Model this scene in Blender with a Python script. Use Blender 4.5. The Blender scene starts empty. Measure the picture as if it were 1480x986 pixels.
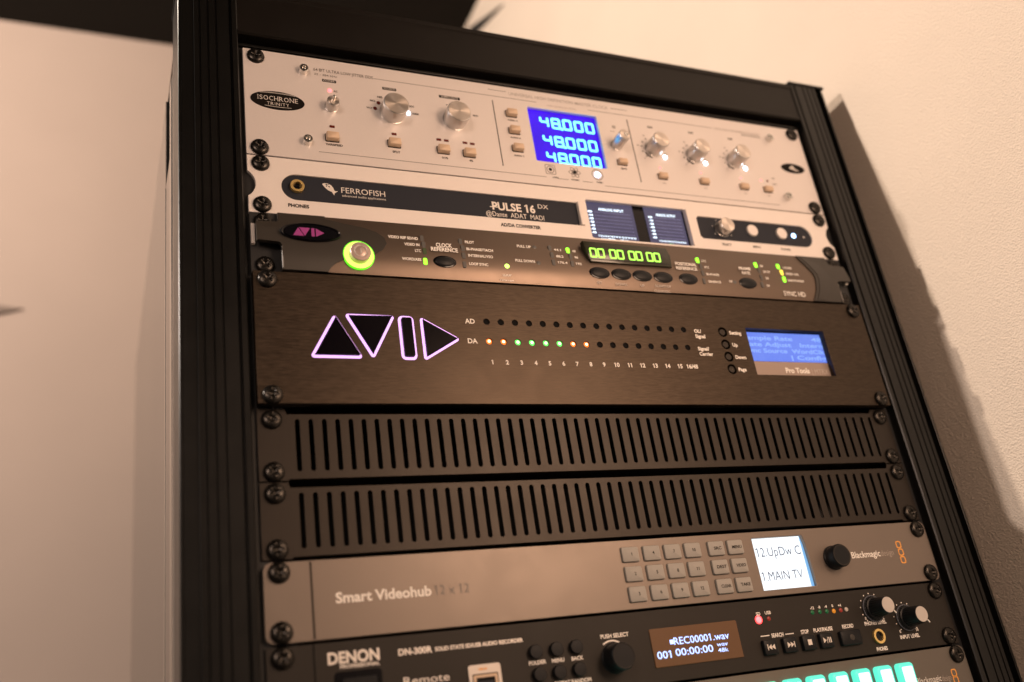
import bpy, bmesh, math, random
from mathutils import Vector, Matrix
random.seed(7)
S = 0.001                     # the scene is laid out in millimetres: x right, y into the rack, z up, 0 = top left of the first unit
scene = bpy.context.scene

# ------------------------------------------------------------------ camera
cam_d = bpy.data.cameras.new("camera"); cam = bpy.data.objects.new("camera", cam_d)
scene.collection.objects.link(cam); scene.camera = cam
cam.matrix_world = Matrix(((0.915513, -0.029749, -0.401187, -0.084039), (-0.375767, -0.419342, -0.826409, -0.524917), (-0.143650, 0.907341, -0.395091, -0.467630), (0.000000, 0.000000, 0.000000, 1.000000)))
cam_d.sensor_width = 36.0; cam_d.lens = 33.075
cam_d.clip_start = 0.01; cam_d.clip_end = 50.0
cam_d.dof.use_dof = True; cam_d.dof.focus_distance = 0.635; cam_d.dof.aperture_fstop = 3.6
cam_d.dof.aperture_blades = 9

# ------------------------------------------------------------------ world, exposure
w = bpy.data.worlds.new("World"); scene.world = w; w.use_nodes = True
bg = w.node_tree.nodes["Background"]
bg.inputs[0].default_value = (1.0, 0.80, 0.62, 1); bg.inputs[1].default_value = 0.10
scene.view_settings.view_transform = 'Standard'; scene.view_settings.look = 'None'
scene.view_settings.exposure = 0.0; scene.view_settings.gamma = 1.0

# ------------------------------------------------------------------ lamps outside the frame; the room fill is added light
def lamp(name, kind, loc, energy, color, size=.02, target=None, sizey=None, angle=None, blend=.6):
    d = bpy.data.lights.new(name, kind); d.energy = energy; d.color = color
    if kind == 'AREA':
        d.shape = 'RECTANGLE'; d.size = size; d.size_y = sizey or size
    else:
        d.shadow_soft_size = size
    if kind == 'SPOT':
        d.spot_size = math.radians(angle); d.spot_blend = blend
    o = bpy.data.objects.new(name, d); scene.collection.objects.link(o)
    o.location = Vector(loc) * S
    if target is not None:
        o.rotation_euler = (Vector(target) - Vector(loc)).to_track_quat('-Z', 'Y').to_euler()
    return o
lamp("ceiling_lamp", 'POINT', (-640, 52, 795), 78, (1.0, .84, .69), .007)
lamp("low_wall_lamp", 'POINT', (-950, 20, 300), 62, (1.0, .85, .74), .007)
lamp("front_soft_lamp", 'AREA', (525, -640, -110), 5.0, (1.0, .65, .44), .34, (250, 0, -200), .34)
lamp("added_fill_light", 'AREA', (-800, -1500, 120), 10, (1.0, .72, .56), .5, (200, 0, -200), .5)  # added broad fill for the panel fronts, no source known there

# ------------------------------------------------------------------ materials
def nodes(name):
    m = bpy.data.materials.new(name); m.use_nodes = True
    nt = m.node_tree; b = nt.nodes["Principled BSDF"]
    return m, nt, b
def mat(name, col, rough=.5, metal=0.0, noise=0.0, nscale=(300, 300, 300), bump=0.0, bdist=.0002, rvar=0.0, aniso=0.0, spec=.5, coat=0.0, ndetail=3, smudge=0.0):
    m, nt, b = nodes(name)
    b.inputs['Base Color'].default_value = (*col, 1); b.inputs['Roughness'].default_value = rough
    b.inputs['Metallic'].default_value = metal; b.inputs['Specular IOR Level'].default_value = spec
    b.inputs['Coat Weight'].default_value = coat
    if noise or bump or rvar:
        tc = nt.nodes.new('ShaderNodeTexCoord'); mp = nt.nodes.new('ShaderNodeMapping')
        mp.inputs['Scale'].default_value = nscale
        nz = nt.nodes.new('ShaderNodeTexNoise'); nz.inputs['Scale'].default_value = 1.0; nz.inputs['Detail'].default_value = ndetail
        nt.links.new(tc.outputs['Object'], mp.inputs[0]); nt.links.new(mp.outputs[0], nz.inputs[0])
        if noise:
            mx = nt.nodes.new('ShaderNodeMix'); mx.data_type = 'RGBA'
            mx.inputs[6].default_value = (*[c * (1 - noise) for c in col], 1)
            mx.inputs[7].default_value = (*[min(1, c * (1 + noise)) for c in col], 1)
            nt.links.new(nz.outputs[0], mx.inputs[0]); nt.links.new(mx.outputs[2], b.inputs['Base Color'])
        if rvar:
            mr = nt.nodes.new('ShaderNodeMapRange')
            mr.inputs[3].default_value = max(.02, rough - rvar); mr.inputs[4].default_value = rough + rvar
            nt.links.new(nz.outputs[0], mr.inputs[0]); nt.links.new(mr.outputs[0], b.inputs['Roughness'])
        if smudge:
            # handling marks: broad uneven patches in the gloss
            sm = nt.nodes.new('ShaderNodeTexNoise'); sm.inputs['Scale'].default_value = 34; sm.inputs['Detail'].default_value = 6; sm.inputs['Distortion'].default_value = 1.2
            nt.links.new(tc.outputs['Object'], sm.inputs[0])
            m2 = nt.nodes.new('ShaderNodeMapRange'); m2.inputs[1].default_value = .35; m2.inputs[2].default_value = .65
            m2.inputs[3].default_value = -smudge; m2.inputs[4].default_value = smudge
            nt.links.new(sm.outputs[0], m2.inputs[0])
            a2 = nt.nodes.new('ShaderNodeMath'); a2.operation = 'ADD'; a2.use_clamp = True; nt.links.new(m2.outputs[0], a2.inputs[0])
            if rvar: nt.links.new(mr.outputs[0], a2.inputs[1])
            else: a2.inputs[1].default_value = rough
            nt.links.new(a2.outputs[0], b.inputs['Roughness'])
        if bump:
            bp = nt.nodes.new('ShaderNodeBump'); bp.inputs['Strength'].default_value = bump; bp.inputs['Distance'].default_value = bdist
            nt.links.new(nz.outputs[0], bp.inputs['Height']); nt.links.new(bp.outputs[0], b.inputs['Normal'])
    if aniso:
        b.inputs['Anisotropic'].default_value = aniso
        tg = nt.nodes.new('ShaderNodeTangent'); tg.direction_type = 'RADIAL'; tg.axis = 'Y'
        nt.links.new(tg.outputs[0], b.inputs['Tangent'])
    return m
def glow(name, col, strength, base=None, scan=False):
    m, nt, b = nodes(name)
    b.inputs['Base Color'].default_value = (*(base or [c * .25 for c in col]), 1)
    b.inputs['Roughness'].default_value = .25
    b.inputs['Emission Color'].default_value = (*col, 1); b.inputs['Emission Strength'].default_value = strength
    return m
def screen(name, col, col2, strength, scale=900):
    # a lit panel whose backlight is a little uneven, with a fine pixel grain
    m, nt, b = nodes(name)
    tc = nt.nodes.new('ShaderNodeTexCoord'); nz = nt.nodes.new('ShaderNodeTexNoise'); nz.inputs['Scale'].default_value = 28
    nz2 = nt.nodes.new('ShaderNodeTexNoise'); nz2.inputs['Scale'].default_value = scale
    ad = nt.nodes.new('ShaderNodeMath'); ad.operation = 'MULTIPLY_ADD'; ad.inputs[1].default_value = .35
    mx = nt.nodes.new('ShaderNodeMix'); mx.data_type = 'RGBA'
    mx.inputs[6].default_value = (*col, 1); mx.inputs[7].default_value = (*col2, 1)
    nt.links.new(tc.outputs['Object'], nz.inputs[0]); nt.links.new(tc.outputs['Object'], nz2.inputs[0])
    nt.links.new(nz2.outputs[0], ad.inputs[0]); nt.links.new(nz.outputs[0], ad.inputs[2])
    nt.links.new(ad.outputs[0], mx.inputs[0]); nt.links.new(mx.outputs[2], b.inputs['Emission Color'])
    b.inputs['Emission Strength'].default_value = strength; b.inputs['Base Color'].default_value = (.02, .02, .025, 1)
    b.inputs['Roughness'].default_value = .2; b.inputs['Specular IOR Level'].default_value = .12
    return m

M = dict(
    post=mat('black_extrusion', (.004, .0038, .0035), smudge=0.018, rough=.33, metal=.0, rvar=.06, nscale=(40, 40, 6), bump=.12, bdist=.0001, spec=.38),
    rail=mat('black_steel', (.012, .012, .013), .5, 0),
    beam=mat('black_beam', (.006, .0045, .0035), smudge=0.018, rough=.42, metal=.0, rvar=.05, nscale=(6, 40, 40), spec=.26),
    side=mat('black_gloss_panel', (.018, .017, .016), .10, 0, rvar=.02, nscale=(8, 8, 4), spec=.6),
    chrome=mat('bright_edge', (.75, .74, .72), .16, 1.0),
    silver=mat('silver_anodised', (.76, .705, .685), smudge=0.018, rough=.42, metal=.25, noise=.03, nscale=(900, 900, 900), bump=.18, bdist=.00005, rvar=.04),
    silver2=mat('pale_silver_paint', (.84, .78, .745), smudge=0.018, rough=.45, metal=.15, noise=.03, nscale=(1100, 1100, 1100), bump=.15, bdist=.00005, rvar=.04),
    bronze=mat('bronze_grey_paint', (.165, .125, .10), smudge=0.018, rough=.38, metal=.8, noise=.06, nscale=(1500, 1500, 1500), bump=.2, bdist=.00005, rvar=.05),
    capdark=mat('dark_grey_plastic', (.034, .029, .024), smudge=0.018, rough=.42, metal=.0, noise=.05, nscale=(1500, 1500, 1500), bump=.25, bdist=.00005),
    caplens=mat('smoked_plastic', (.035, .03, .026), .32, .0),
    brushed=mat('brushed_dark_anodised', (.054, .040, .029), smudge=0.018, rough=.40, metal=.85, noise=.6, nscale=(170, 70, 1500), bump=.55, bdist=.00005, rvar=.12, ndetail=7),
    vent=mat('grey_powder_coat', (.030, .0235, .0185), smudge=0.018, rough=.43, metal=.55, noise=.06, nscale=(1600, 1600, 1600), bump=.3, bdist=.00006, rvar=.05),
    hub=mat('grey_metal_paint', (.215, .178, .152), smudge=0.018, rough=.42, metal=.5, noise=.04, nscale=(1400, 1400, 1400), bump=.2, bdist=.00005, rvar=.04),
    recorder=mat('charcoal_paint', (.024, .020, .0165), smudge=0.018, rough=.50, metal=.0, spec=.25, noise=.08, nscale=(1500, 1500, 1500), bump=.3, bdist=.00006, rvar=.05),
    chassis=mat('black_chassis', (.003, .003, .0035), .7, spec=.12),
    black=mat('black_plastic', (.009, .010, .012), .42, spec=.22, bump=.15, nscale=(1800, 1800, 1800), bdist=.00004, smudge=.05),
    gloss=mat('black_gloss', (.005, .005, .007), .12, spec=.3),
    island=mat('black_acrylic', (.003, .002, .004), .2, spec=.08),
    screw=mat('black_zinc_screw', (.034, .031, .028), .28, .85, rvar=.06, nscale=(700, 700, 700)),
    steel=mat('bright_steel', (.72, .70, .67), .24, 1.0),
    knobside=mat('turned_aluminium', (.60, .58, .565), .30, 1.0, bump=.15, nscale=(600, 3000, 600), bdist=.00004),
    knobtop=mat('spun_aluminium', (.74, .66, .60), .34, .95, aniso=.75),
    button=mat('ivory_button', (.66, .49, .35), .36),
    gold=mat('gold_ring', (1.0, .72, .28), .34, .85),
    inset=mat('navy_plastic', (.020, .023, .033), .5, spec=.22),
    greykey=mat('grey_rubber_key', (.36, .345, .32), .55, noise=.05, nscale=(900, 900, 900)),
    whiteprint=mat('white_print', (.93, .89, .84), .6, spec=.2),
    paleprint=mat('pale_print', (.52, .45, .40), .6),
    greyprint=mat('faint_print', (.38, .35, .33), .6),
    blackprint=mat('black_print', (.008, .006, .005), .6, spec=.1),
    brownprint=mat('thin_grey_print', (.12, .10, .09), .55),
    silverprint=mat('silver_print', (.82, .77, .72), .4, .2),
    purpleprint=mat('purple_print', (.34, .06, .26), .4, spec=.2),
    strip=mat('bronze_strip', (.36, .28, .24), .42, .2),
    orangeprint=mat('orange_print', (.95, .42, .08), .45),
    redwin=mat('dark_red_window', (.12, .012, .008), .2),
    ledoff=mat('led_off_grey', (.10, .095, .09), .3),
    ledoffg=mat('led_off_green', (.05, .085, .03), .3),
    led_green=glow('led_green', (.28, 1.0, .03), 2.2, (.1, .4, .02)),
    led_greenw=glow('led_green_core', (.55, 1.0, .12), 3.2),
    led_mtx=glow('led_emerald', (.15, 1.0, .15), 1.6), led_mtxw=glow('led_emerald_core', (.75, 1.0, .45), 3.0),
    led_or=glow('led_orange', (1.0, .20, .03), 1.6), led_orw=glow('led_orange_core', (1.0, .72, .40), 3.5),
    led_ye=glow('led_yellow', (1.0, .75, .08), 1.7),
    led_red=glow('led_red', (1.0, .05, .05), 4.0), led_pink=glow('led_red_core', (1.0, .14, .15), 3.2),
    led_white=glow('led_white_blue', (.75, .86, 1.0), 12.0), led_blue=glow('led_blue', (.35, .6, 1.0), 9.0),
    led_dimred=glow('led_dim_red', (.6, .05, .03), .25), led_dimor=glow('led_dim_orange', (1.0, .33, .02), .5),
    led_dimg=glow('led_dim_green', (.01, .30, .09), .14), led_dimw=mat('led_clear', (.55, .5, .46), .3),
    digit=glow('cyan_digit', (.16, .80, 1.0), 2.6), blue=screen('blue_display', (.005, .0, .42), (.06, .0, 1.0), 1.05),
    gdigit=glow('green_digit', (.42, 1.0, .10), 1.7), gwin=mat('smoked_window', (.030, .030, .018), .18),
    lcd=screen('blue_lcd', (.11, .19, .95), (.20, .33, 1.0), .92, 500), lcdtext=glow('lcd_text', (.25, .43, 1.0), 1.0),
    tft=screen('colour_display', (.030, .035, .10), (.14, .12, .19), .8, 600), tfttext=glow('display_text', (.72, .86, 1.0), 1.9),
    tftdot=glow('display_grid', (.42, .40, .72), .55), tftgreen=glow('display_green', (.15, .9, .35), 1.1),
    white=screen('white_lcd', (.80, .90, 1.0), (.95, .98, 1.0), 1.30, 400), whitetext=mat('lcd_ink', (.03, .05, .16), .4),
    whiteedge=glow('lcd_edge', (.25, .55, .95), .8),
    oled=glow('oled_text', (.40, .54, 1.0), 2.3), amber=mat('amber_window', (.15, .078, .036), .2, spec=.5),
    magenta=glow('magenta_light', (.86, .47, 1.0), 1.5),
    limering=glow('lime_ring', (.62, 1.0, .12), 1.9), limedge=glow('lime_ring_edge', (.15, .9, .02), 1.2),
    rosemetal=mat('power_button_cap', (.52, .40, .35), .35, .4, noise=.05, nscale=(900, 900, 900)),
    teal=glow('teal_key', (.12, .85, .62), 1.1), tealw=glow('white_key', (.66, 1.0, .90), 1.7),
    label=mat('white_metal_label', (.62, .57, .53), .35, .3),
)
def wall_material(name, col, cell, bump, dist):
    m, nt, b = nodes(name); b.inputs['Roughness'].default_value = .85; b.inputs['Specular IOR Level'].default_value = .2
    tc = nt.nodes.new('ShaderNodeTexCoord')
    mp = nt.nodes.new('ShaderNodeMapping'); mp.inputs['Scale'].default_value = (cell, cell * .8, cell)
    vo = nt.nodes.new('ShaderNodeTexVoronoi'); vo.inputs['Scale'].default_value = 1.0
    nz = nt.nodes.new('ShaderNodeTexNoise'); nz.inputs['Scale'].default_value = cell * 1.7; nz.inputs['Detail'].default_value = 4
    big = nt.nodes.new('ShaderNodeTexNoise'); big.inputs['Scale'].default_value = 6; big.inputs['Detail'].default_value = 3
    ad = nt.nodes.new('ShaderNodeMath'); ad.operation = 'ADD'
    bp = nt.nodes.new('ShaderNodeBump'); bp.inputs['Strength'].default_value = bump; bp.inputs['Distance'].default_value = dist
    nt.links.new(tc.outputs['Object'], mp.inputs[0]); nt.links.new(mp.outputs[0], vo.inputs[0]); nt.links.new(tc.outputs['Object'], nz.inputs[0])
    nt.links.new(tc.outputs['Object'], big.inputs[0])
    nt.links.new(vo.outputs['Distance'], ad.inputs[0]); nt.links.new(nz.outputs[0], ad.inputs[1])
    nt.links.new(ad.outputs[0], bp.inputs['Height']); nt.links.new(bp.outputs[0], b.inputs['Normal'])
    mx = nt.nodes.new('ShaderNodeMix'); mx.data_type = 'RGBA'
    mx.inputs[6].default_value = (*[c * .93 for c in col], 1); mx.inputs[7].default_value = (*[c * 1.05 for c in col], 1)
    nt.links.new(big.outputs[0], mx.inputs[0]); nt.links.new(mx.outputs[2], b.inputs['Base Color'])
    return m
M['wallcloth'] = wall_material('woven_wall_covering', (.57, .48, .40), 720, .8, .0009)
M['wallback'] = wall_material('smooth_wall_paint', (.25, .195, .165), 300, .25, .0004)
M['ceil'] = mat('dark_ceiling', (.014, .012, .010), .9, spec=.05)
M['blueglint'] = glow('blue_glint', (.02, .05, 1.0), 1.6)
M['keyprint'] = mat('bright_print', (.80, .74, .68), .5)
M['capring'] = mat('grey_ring', (.12, .13, .16), .35)
M['hub2'] = mat('dim_bronze_paint', (.17, .15, .13), .42, .5, noise=.04, nscale=(1400, 1400, 1400), bump=.2, bdist=.00005)
M['palekey'] = glow('pale_green_key', (.30, .95, .62), 1.0)
M['edgehighlight'] = mat('edge_highlight_grey', (.30, .29, .28), .3, .8)  # lighter grey for the painted highlight on the cap edges
M['shadowbrown'] = mat('shadow_brown', (.13, .10, .085), .8, spec=.1)  # tone of the shadow modelled on the back wall
M['dimprint'] = mat('dim_grey_print', (.20, .185, .175), .6)
M['floor'] = mat('dark_carpet', (.05, .045, .04), .9)

# ------------------------------------------------------------------ object helpers
WORLD = {}
def thing(name, label, cat, base, group=None):
    o = bpy.data.objects.new(name, None); scene.collection.objects.link(o)
    o.empty_display_size = .02; o.location = Vector(base) * S; WORLD[o.name] = Vector(base)
    o['label'] = label; o['category'] = cat
    if group: o['group'] = group
    return o
def add(name, me, m, parent=None, at=(0, 0, 0), label=None, smooth=None):
    """links a mesh (coordinates in mm about `at`) as one object"""
    o = bpy.data.objects.new(name, me); scene.collection.objects.link(o)
    if m is not None and (len(me.materials) == 0): me.materials.append(M[m])
    a = Vector(at); WORLD[o.name] = a
    if parent is not None:
        o.parent = parent; a = a - WORLD[parent.name]
    o.location = a * S
    if label: o['label'] = label
    return o
def structure(name, me, m):
    o = add(name, me, m); o['kind'] = 'structure'; return o
def mesh(verts, faces, smooth=None, name='mesh'):
    me = bpy.data.meshes.new(name)
    me.from_pydata([(x * S, y * S, z * S) for x, y, z in verts], [], faces)
    bm = bmesh.new(); bm.from_mesh(me); bmesh.ops.recalc_face_normals(bm, faces=bm.faces); bm.to_mesh(me); bm.free()
    if smooth is not None:
        me.polygons.foreach_set('use_smooth', [True] * len(me.polygons)); me.set_sharp_from_angle(angle=math.radians(smooth))
    return me
def area2(p):
    return sum(p[i][0] * p[(i + 1) % len(p)][1] - p[(i + 1) % len(p)][0] * p[i][1] for i in range(len(p)))
def inset(p, b):
    if area2(p) < 0: p = p[::-1]
    n = len(p); out = []
    for i in range(n):
        a, c, d = Vector(p[i - 1]), Vector(p[i]), Vector(p[(i + 1) % n])
        e1 = (c - a).normalized(); e2 = (d - c).normalized()
        n1 = Vector((-e1.y, e1.x)); n2 = Vector((-e2.y, e2.x)); bi = n1 + n2
        if bi.length < 1e-6: bi = n1
        bi.normalize(); k = b / max(.35, bi.dot(n1)); out.append(tuple(c + bi * k))
    return out
def prism(p, yb, yf, bev=0.0, smooth=None):
    """solid with outline p [(x,z)], back at yb, front at yf (nearer the viewer = smaller y)"""
    if area2(p) < 0: p = p[::-1]
    n = len(p); rings = [(p, yb)]
    if bev > 0: rings += [(p, yf + bev), (inset(p, bev * .35), yf + bev * .35), (inset(p, bev), yf)]
    else: rings += [(p, yf)]
    v = []; f = []
    for q, y in rings: v += [(a, y, b) for a, b in q]
    for r in range(len(rings) - 1):
        for i in range(n):
            j = (i + 1) % n; f.append((r * n + i, r * n + j, (r + 1) * n + j, (r + 1) * n + i))
    f.append(tuple(range(n))[::-1]); f.append(tuple(range((len(rings) - 1) * n, len(rings) * n)))
    return mesh(v, f, smooth)
def rr(cx, cz, w_, h_, r, n=4):
    r = max(.01, min(r, w_ / 2 - .01, h_ / 2 - .01)); out = []
    for qx, qz, a0 in ((1, 1, 0), (-1, 1, 90), (-1, -1, 180), (1, -1, 270)):
        for k in range(n + 1):
            a = math.radians(a0 + 90 * k / n)
            out.append((cx + qx * (w_ / 2 - r) + r * math.cos(a), cz + qz * (h_ / 2 - r) + r * math.sin(a)))
    return out
def ell(cx, cz, a, b, n=32, rot=0):
    c, s = math.cos(rot), math.sin(rot)
    return [(cx + a * math.cos(t) * c - b * math.sin(t) * s, cz + a * math.cos(t) * s + b * math.sin(t) * c) for t in [2 * math.pi * k / n for k in range(n)]]
def box(x0, x1, y0, y1, z0, z1, bev=0.0):
    if bev == 0:
        v = [(x, y, z) for x in (x0, x1) for y in (y0, y1) for z in (z0, z1)]
        return mesh(v, [(0, 1, 3, 2), (4, 6, 7, 5), (0, 4, 5, 1), (2, 3, 7, 6), (0, 2, 6, 4), (1, 5, 7, 3)])
    return prism([(x0, z0), (x1, z0), (x1, z1), (x0, z1)], max(y0, y1), min(y0, y1), bev)
def lathe(prof, n=40, knurl=0.0, kn=0, smooth=35):
    """profile [(radius, height towards the viewer)] turned about the y axis"""
    v = []; f = []
    for r, d in prof:
        for k in range(n):
            q = r * (1 - knurl * (k % 2) if knurl and kn and r > kn else 1)
            a = 2 * math.pi * k / n; v.append((q * math.cos(a), -d, q * math.sin(a)))
    for i in range(len(prof) - 1):
        for k in range(n):
            j = (k + 1) % n; f.append((i * n + k, i * n + j, (i + 1) * n + j, (i + 1) * n + k))
    f.append(tuple(range(n)));  f.append(tuple(range((len(prof) - 1) * n, len(prof) * n)))
    return mesh(v, f, smooth)
def plate(outer, holes, yb, yf, bev=.25):
    """sheet with real openings"""
    cu = bpy.data.curves.new('c', 'CURVE'); cu.dimensions = '2D'; cu.fill_mode = 'BOTH'
    cu.extrude = (abs(yb - yf) / 2 - bev) * S; cu.bevel_depth = bev * S; cu.bevel_resolution = 1; cu.offset = -bev * S
    for q in [outer] + holes:
        sp = cu.splines.new('POLY'); sp.points.add(len(q) - 1); sp.use_cyclic_u = True
        if q is outer and area2(q) < 0: q = q[::-1]
        if q is not outer and area2(q) > 0: q = q[::-1]
        for i, (a, b) in enumerate(q): sp.points[i].co = (a * S, b * S, 0, 1)
    o = bpy.data.objects.new('c', cu); me = bpy.data.meshes.new_from_object(o)
    bpy.data.objects.remove(o); bpy.data.curves.remove(cu)
    ym = (yb + yf) / 2 * S
    for v in me.vertices:
        a, b, c = v.co; v.co = (a, ym - c, b)
    me.materials.clear(); return me
def text_mesh(s, h, w_=None, bold=0.0, spacing=1.0, flags=True):
    cu = bpy.data.curves.new('t', 'FONT'); cu.body = s; cu.size = 1.0; cu.resolution_u = 3
    cu.offset = bold; cu.space_character = spacing
    o = bpy.data.objects.new('t', cu); me = bpy.data.meshes.new_from_object(o)
    bpy.data.objects.remove(o); bpy.data.curves.remove(cu)
    me.materials.clear()
    xs = [v.co.x for v in me.vertices] or [0]
    if '1' in s and flags:
        # the built-in face draws the figure 1 as a bare stem: give it its flag
        bm = bmesh.new(); bm.from_mesh(me)
        for i, ch in enumerate(s):
            if ch != '1': continue
            cu2 = bpy.data.curves.new('t', 'FONT'); cu2.body = s[:i + 1]; cu2.size = 1.0; cu2.resolution_u = 1; cu2.offset = bold; cu2.space_character = spacing
            o2 = bpy.data.objects.new('t', cu2); m2 = bpy.data.meshes.new_from_object(o2); xr = max(v.co.x for v in m2.vertices)
            bpy.data.objects.remove(o2); bpy.data.curves.remove(cu2); bpy.data.meshes.remove(m2)
            sw = .085 + 2 * bold
            bm.faces.new([bm.verts.new(q) for q in ((xr - sw * .6, .70 + bold, .001), (xr - sw - .15, .60, .001), (xr - sw - .15, .52 - bold, .001), (xr - sw * .6, .61, .001))])
        bm.to_mesh(me); bm.free()
    x0, x1 = min(xs), max(xs); k = h / .70            # cap height of the built-in face
    kx = (w_ / (x1 - x0)) if w_ else k
    for v in me.vertices:
        v.co = ((v.co.x - x0) * kx * S, 0, v.co.y * k * S)
    me.update()
    return me, (x1 - x0) * kx
def T(parent, s, a, b, h, m='whiteprint', y=-3.0, bold=0.03, dz=0.0):
    """writing with its baseline from point a to the x of point b"""
    me, wd = text_mesh(s, h, b[0] - a[0], bold)
    return add('lettering', me, m, parent, (a[0], y - .12, (a[1] + b[1]) / 2 + dz))
def TC(parent, s, c, h, m='whiteprint', y=-3.0, w_=None, bold=0.028, ha='c'):
    me, wd = text_mesh(s, h, w_, bold)
    x = c[0] - wd / 2 if ha == 'c' else (c[0] if ha == 'l' else c[0] - wd)
    return add('lettering', me, m, parent, (x, y - .12, c[1] - h / 2))
def flat(parent, name, pts, m, y, label=None, t=.08):
    return add(name, prism(pts, y + .02, y - t), m, parent, (0, 0, 0), label)
def poly_line(pts, w_):
    out = []; n = len(pts)
    L_, R_ = [], []
    for i, p in enumerate(pts):
        a = Vector(pts[max(0, i - 1)]); c = Vector(pts[min(n - 1, i + 1)]); d = (c - a).normalized(); nn = Vector((-d.y, d.x)) * w_ / 2
        L_.append(tuple(Vector(p) + nn)); R_.append(tuple(Vector(p) - nn))
    return L_ + R_[::-1]
def line(parent, a, b, w_, m, y, name='printed_line'):
    return flat(parent, name, poly_line([a, b], w_), m, y)
def ring_pts(cx, cz, ro, ri, n=28, bev=.1):
    return ell(cx, cz, ro, ro, n), [ell(cx, cz, ri, ri, n)]
def ring(parent, name, cx, cz, ro, ri, yb, yf, m):
    o, hls = ring_pts(0, 0, ro, ri)
    return add(name, plate(o, hls, yb, yf, .08), m, parent, (cx, 0, cz))

# pan head rack screw with a real cross recess
def screw_mesh(R=6.0, H=3.2, washer=True):
    n, m_ = 36, 12; v = [(0, -(H - 1.6), 0)]; f = []
    for i in range(1, m_ + 1):
        t = i / m_; r = R * t
        d = H * math.sqrt(max(0, 1 - (t * .93) ** 2.6)) if t < 1 else H * .22
        for k in range(n):
            a = 2 * math.pi * k / n + .35; x, z = r * math.cos(a), r * math.sin(a); dd = d
            if r < R * .56 and (abs(math.cos(a - .35) * r) < .75 or abs(math.sin(a - .35) * r) < .75): dd = d - 1.6 * (1 - r / (R * .62))-.25
            v.append((x, -dd, z))
    for k in range(n): f.append((0, 1 + k, 1 + (k + 1) % n))
    for i in range(m_ - 1):
        for k in range(n):
            j = (k + 1) % n; f.append((1 + i * n + k, 1 + i * n + j, 1 + (i + 1) * n + j, 1 + (i + 1) * n + k))
    b = len(v)
    for k in range(n):
        a = 2 * math.pi * k / n + .35; v.append((R * math.cos(a), 0, R * math.sin(a)))
    for k in range(n):
        j = (k + 1) % n; f.append((1 + (m_ - 1) * n + k, 1 + (m_ - 1) * n + j, b + j, b + k))
    return mesh(v, f, 50)
SCREW = screw_mesh()
def screws(parent, zs, y):
    for x in (8.75, 473.85):
        for z in zs:
            o = add('screw', SCREW, 'screw', parent, (x, y, z)); o.rotation_euler = (0, random.uniform(0, 6.28), 0)
LEDROUND = {}
def led(parent, c, r, m, y, h=.5, name='indicator_light'):
    key = (r, h, m)
    if key not in LEDROUND: LEDROUND[key] = lathe([(r, -.6), (r, h * .4), (r * .8, h * .8), (r * .4, h)], 16)
    return add(name, LEDROUND[key], m, parent, (c[0], y, c[1]))
def ledbar(parent, c, w_, h_, m, y, r=.6, name='indicator_light'):
    key = (w_, h_, m, r)
    if key not in LEDROUND: LEDROUND[key] = prism(rr(0, 0, w_, h_, r), .5, -.5, .25)
    return add(name, LEDROUND[key], m, parent, (c[0], y, c[1]))
def chassis(root, x0, x1, z0, z1, yb=330):
    add('chassis', box(x0, x1, 1.5, yb, z0, z1), 'chassis', root)
#SEG seven segment digit
def digit_mesh(ch, w_, h_, t, slant=0.0):
    segs = {'0': 'abcdef', '8': 'abcdefg', '4': 'fgbc'}[ch]
    W2, H2 = w_ / 2, h_ / 2; g = t * .08; v = []; f = []
    def hx(x0, z0, x1, z1):
        d = Vector((x1 - x0, z1 - z0)).normalized(); n = Vector((-d.y, d.x)) * t / 2; e = d * (t * .42)
        a = Vector((x0, z0)) + d * g; b = Vector((x1, z1)) - d * g
        ps = [a - e * .9, a + e * .2 + n, b - e * .2 + n, b + e * .9, b - e * .2 - n, a + e * .2 - n]
        i0 = len(v); v.extend([(p.x + slant * p.y, -.08, p.y) for p in ps]); f.append(tuple(range(i0, i0 + 6)))
    P = dict(a=(-W2, H2, W2, H2), b=(W2, H2, W2, 0), c=(W2, 0, W2, -H2), d=(-W2, -H2, W2, -H2), e=(-W2, 0, -W2, -H2), f=(-W2, H2, -W2, 0), g=(-W2, 0, W2, 0))
    for s_ in segs: hx(*P[s_])
    me = bpy.data.meshes.new('digit'); me.from_pydata([(x * S, y * S, z * S) for x, y, z in v], [], f)
    return me

# ================================================================== room
structure('floor', box(-2600, 560, -3000, 940, -1560, -1550), 'floor')
structure('ceiling', box(-2600, 560, -3000, 940, 816, 826), 'ceil')
structure('back_wall', box(-2600, 545, 930, 950, -1549, 815), 'wallback')
structure('side_wall', box(545, 565, -3000, 929, -1549, 815), 'wallcloth')

# thin wedge meshes standing for dark marks on the walls
wf = thing('wall_dark_mark', 'small dark wedge shaped mark high on the side wall near the ceiling', 'wall_mark', (540, 690, 760))  # added wedge mesh standing for a dark mark on the wall
add('mark_wedge', mesh([(544.5, 590, 715), (544.5, 760, 775), (544.5, 745, 800), (542, 592, 717), (542, 758, 775), (542, 745, 796)],
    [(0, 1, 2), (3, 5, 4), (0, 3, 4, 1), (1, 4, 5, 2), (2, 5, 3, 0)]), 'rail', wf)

wk = thing('wall_shadow', 'small dark pointed wedge modelling a soft shadow on the back wall at the left edge', 'shadow_shape', (-215, 925, 248))  # soft shadow put into a thin dark brown wedge
add('shadow_wedge', mesh([(-260, 929, 264), (-260, 929, 232), (-190, 929, 255), (-260, 924, 262), (-260, 924, 234), (-196, 926, 254)],
    [(0, 1, 2), (3, 5, 4), (0, 3, 4, 1), (1, 4, 5, 2), (2, 5, 3, 0)]), 'shadowbrown', wk)

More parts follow.
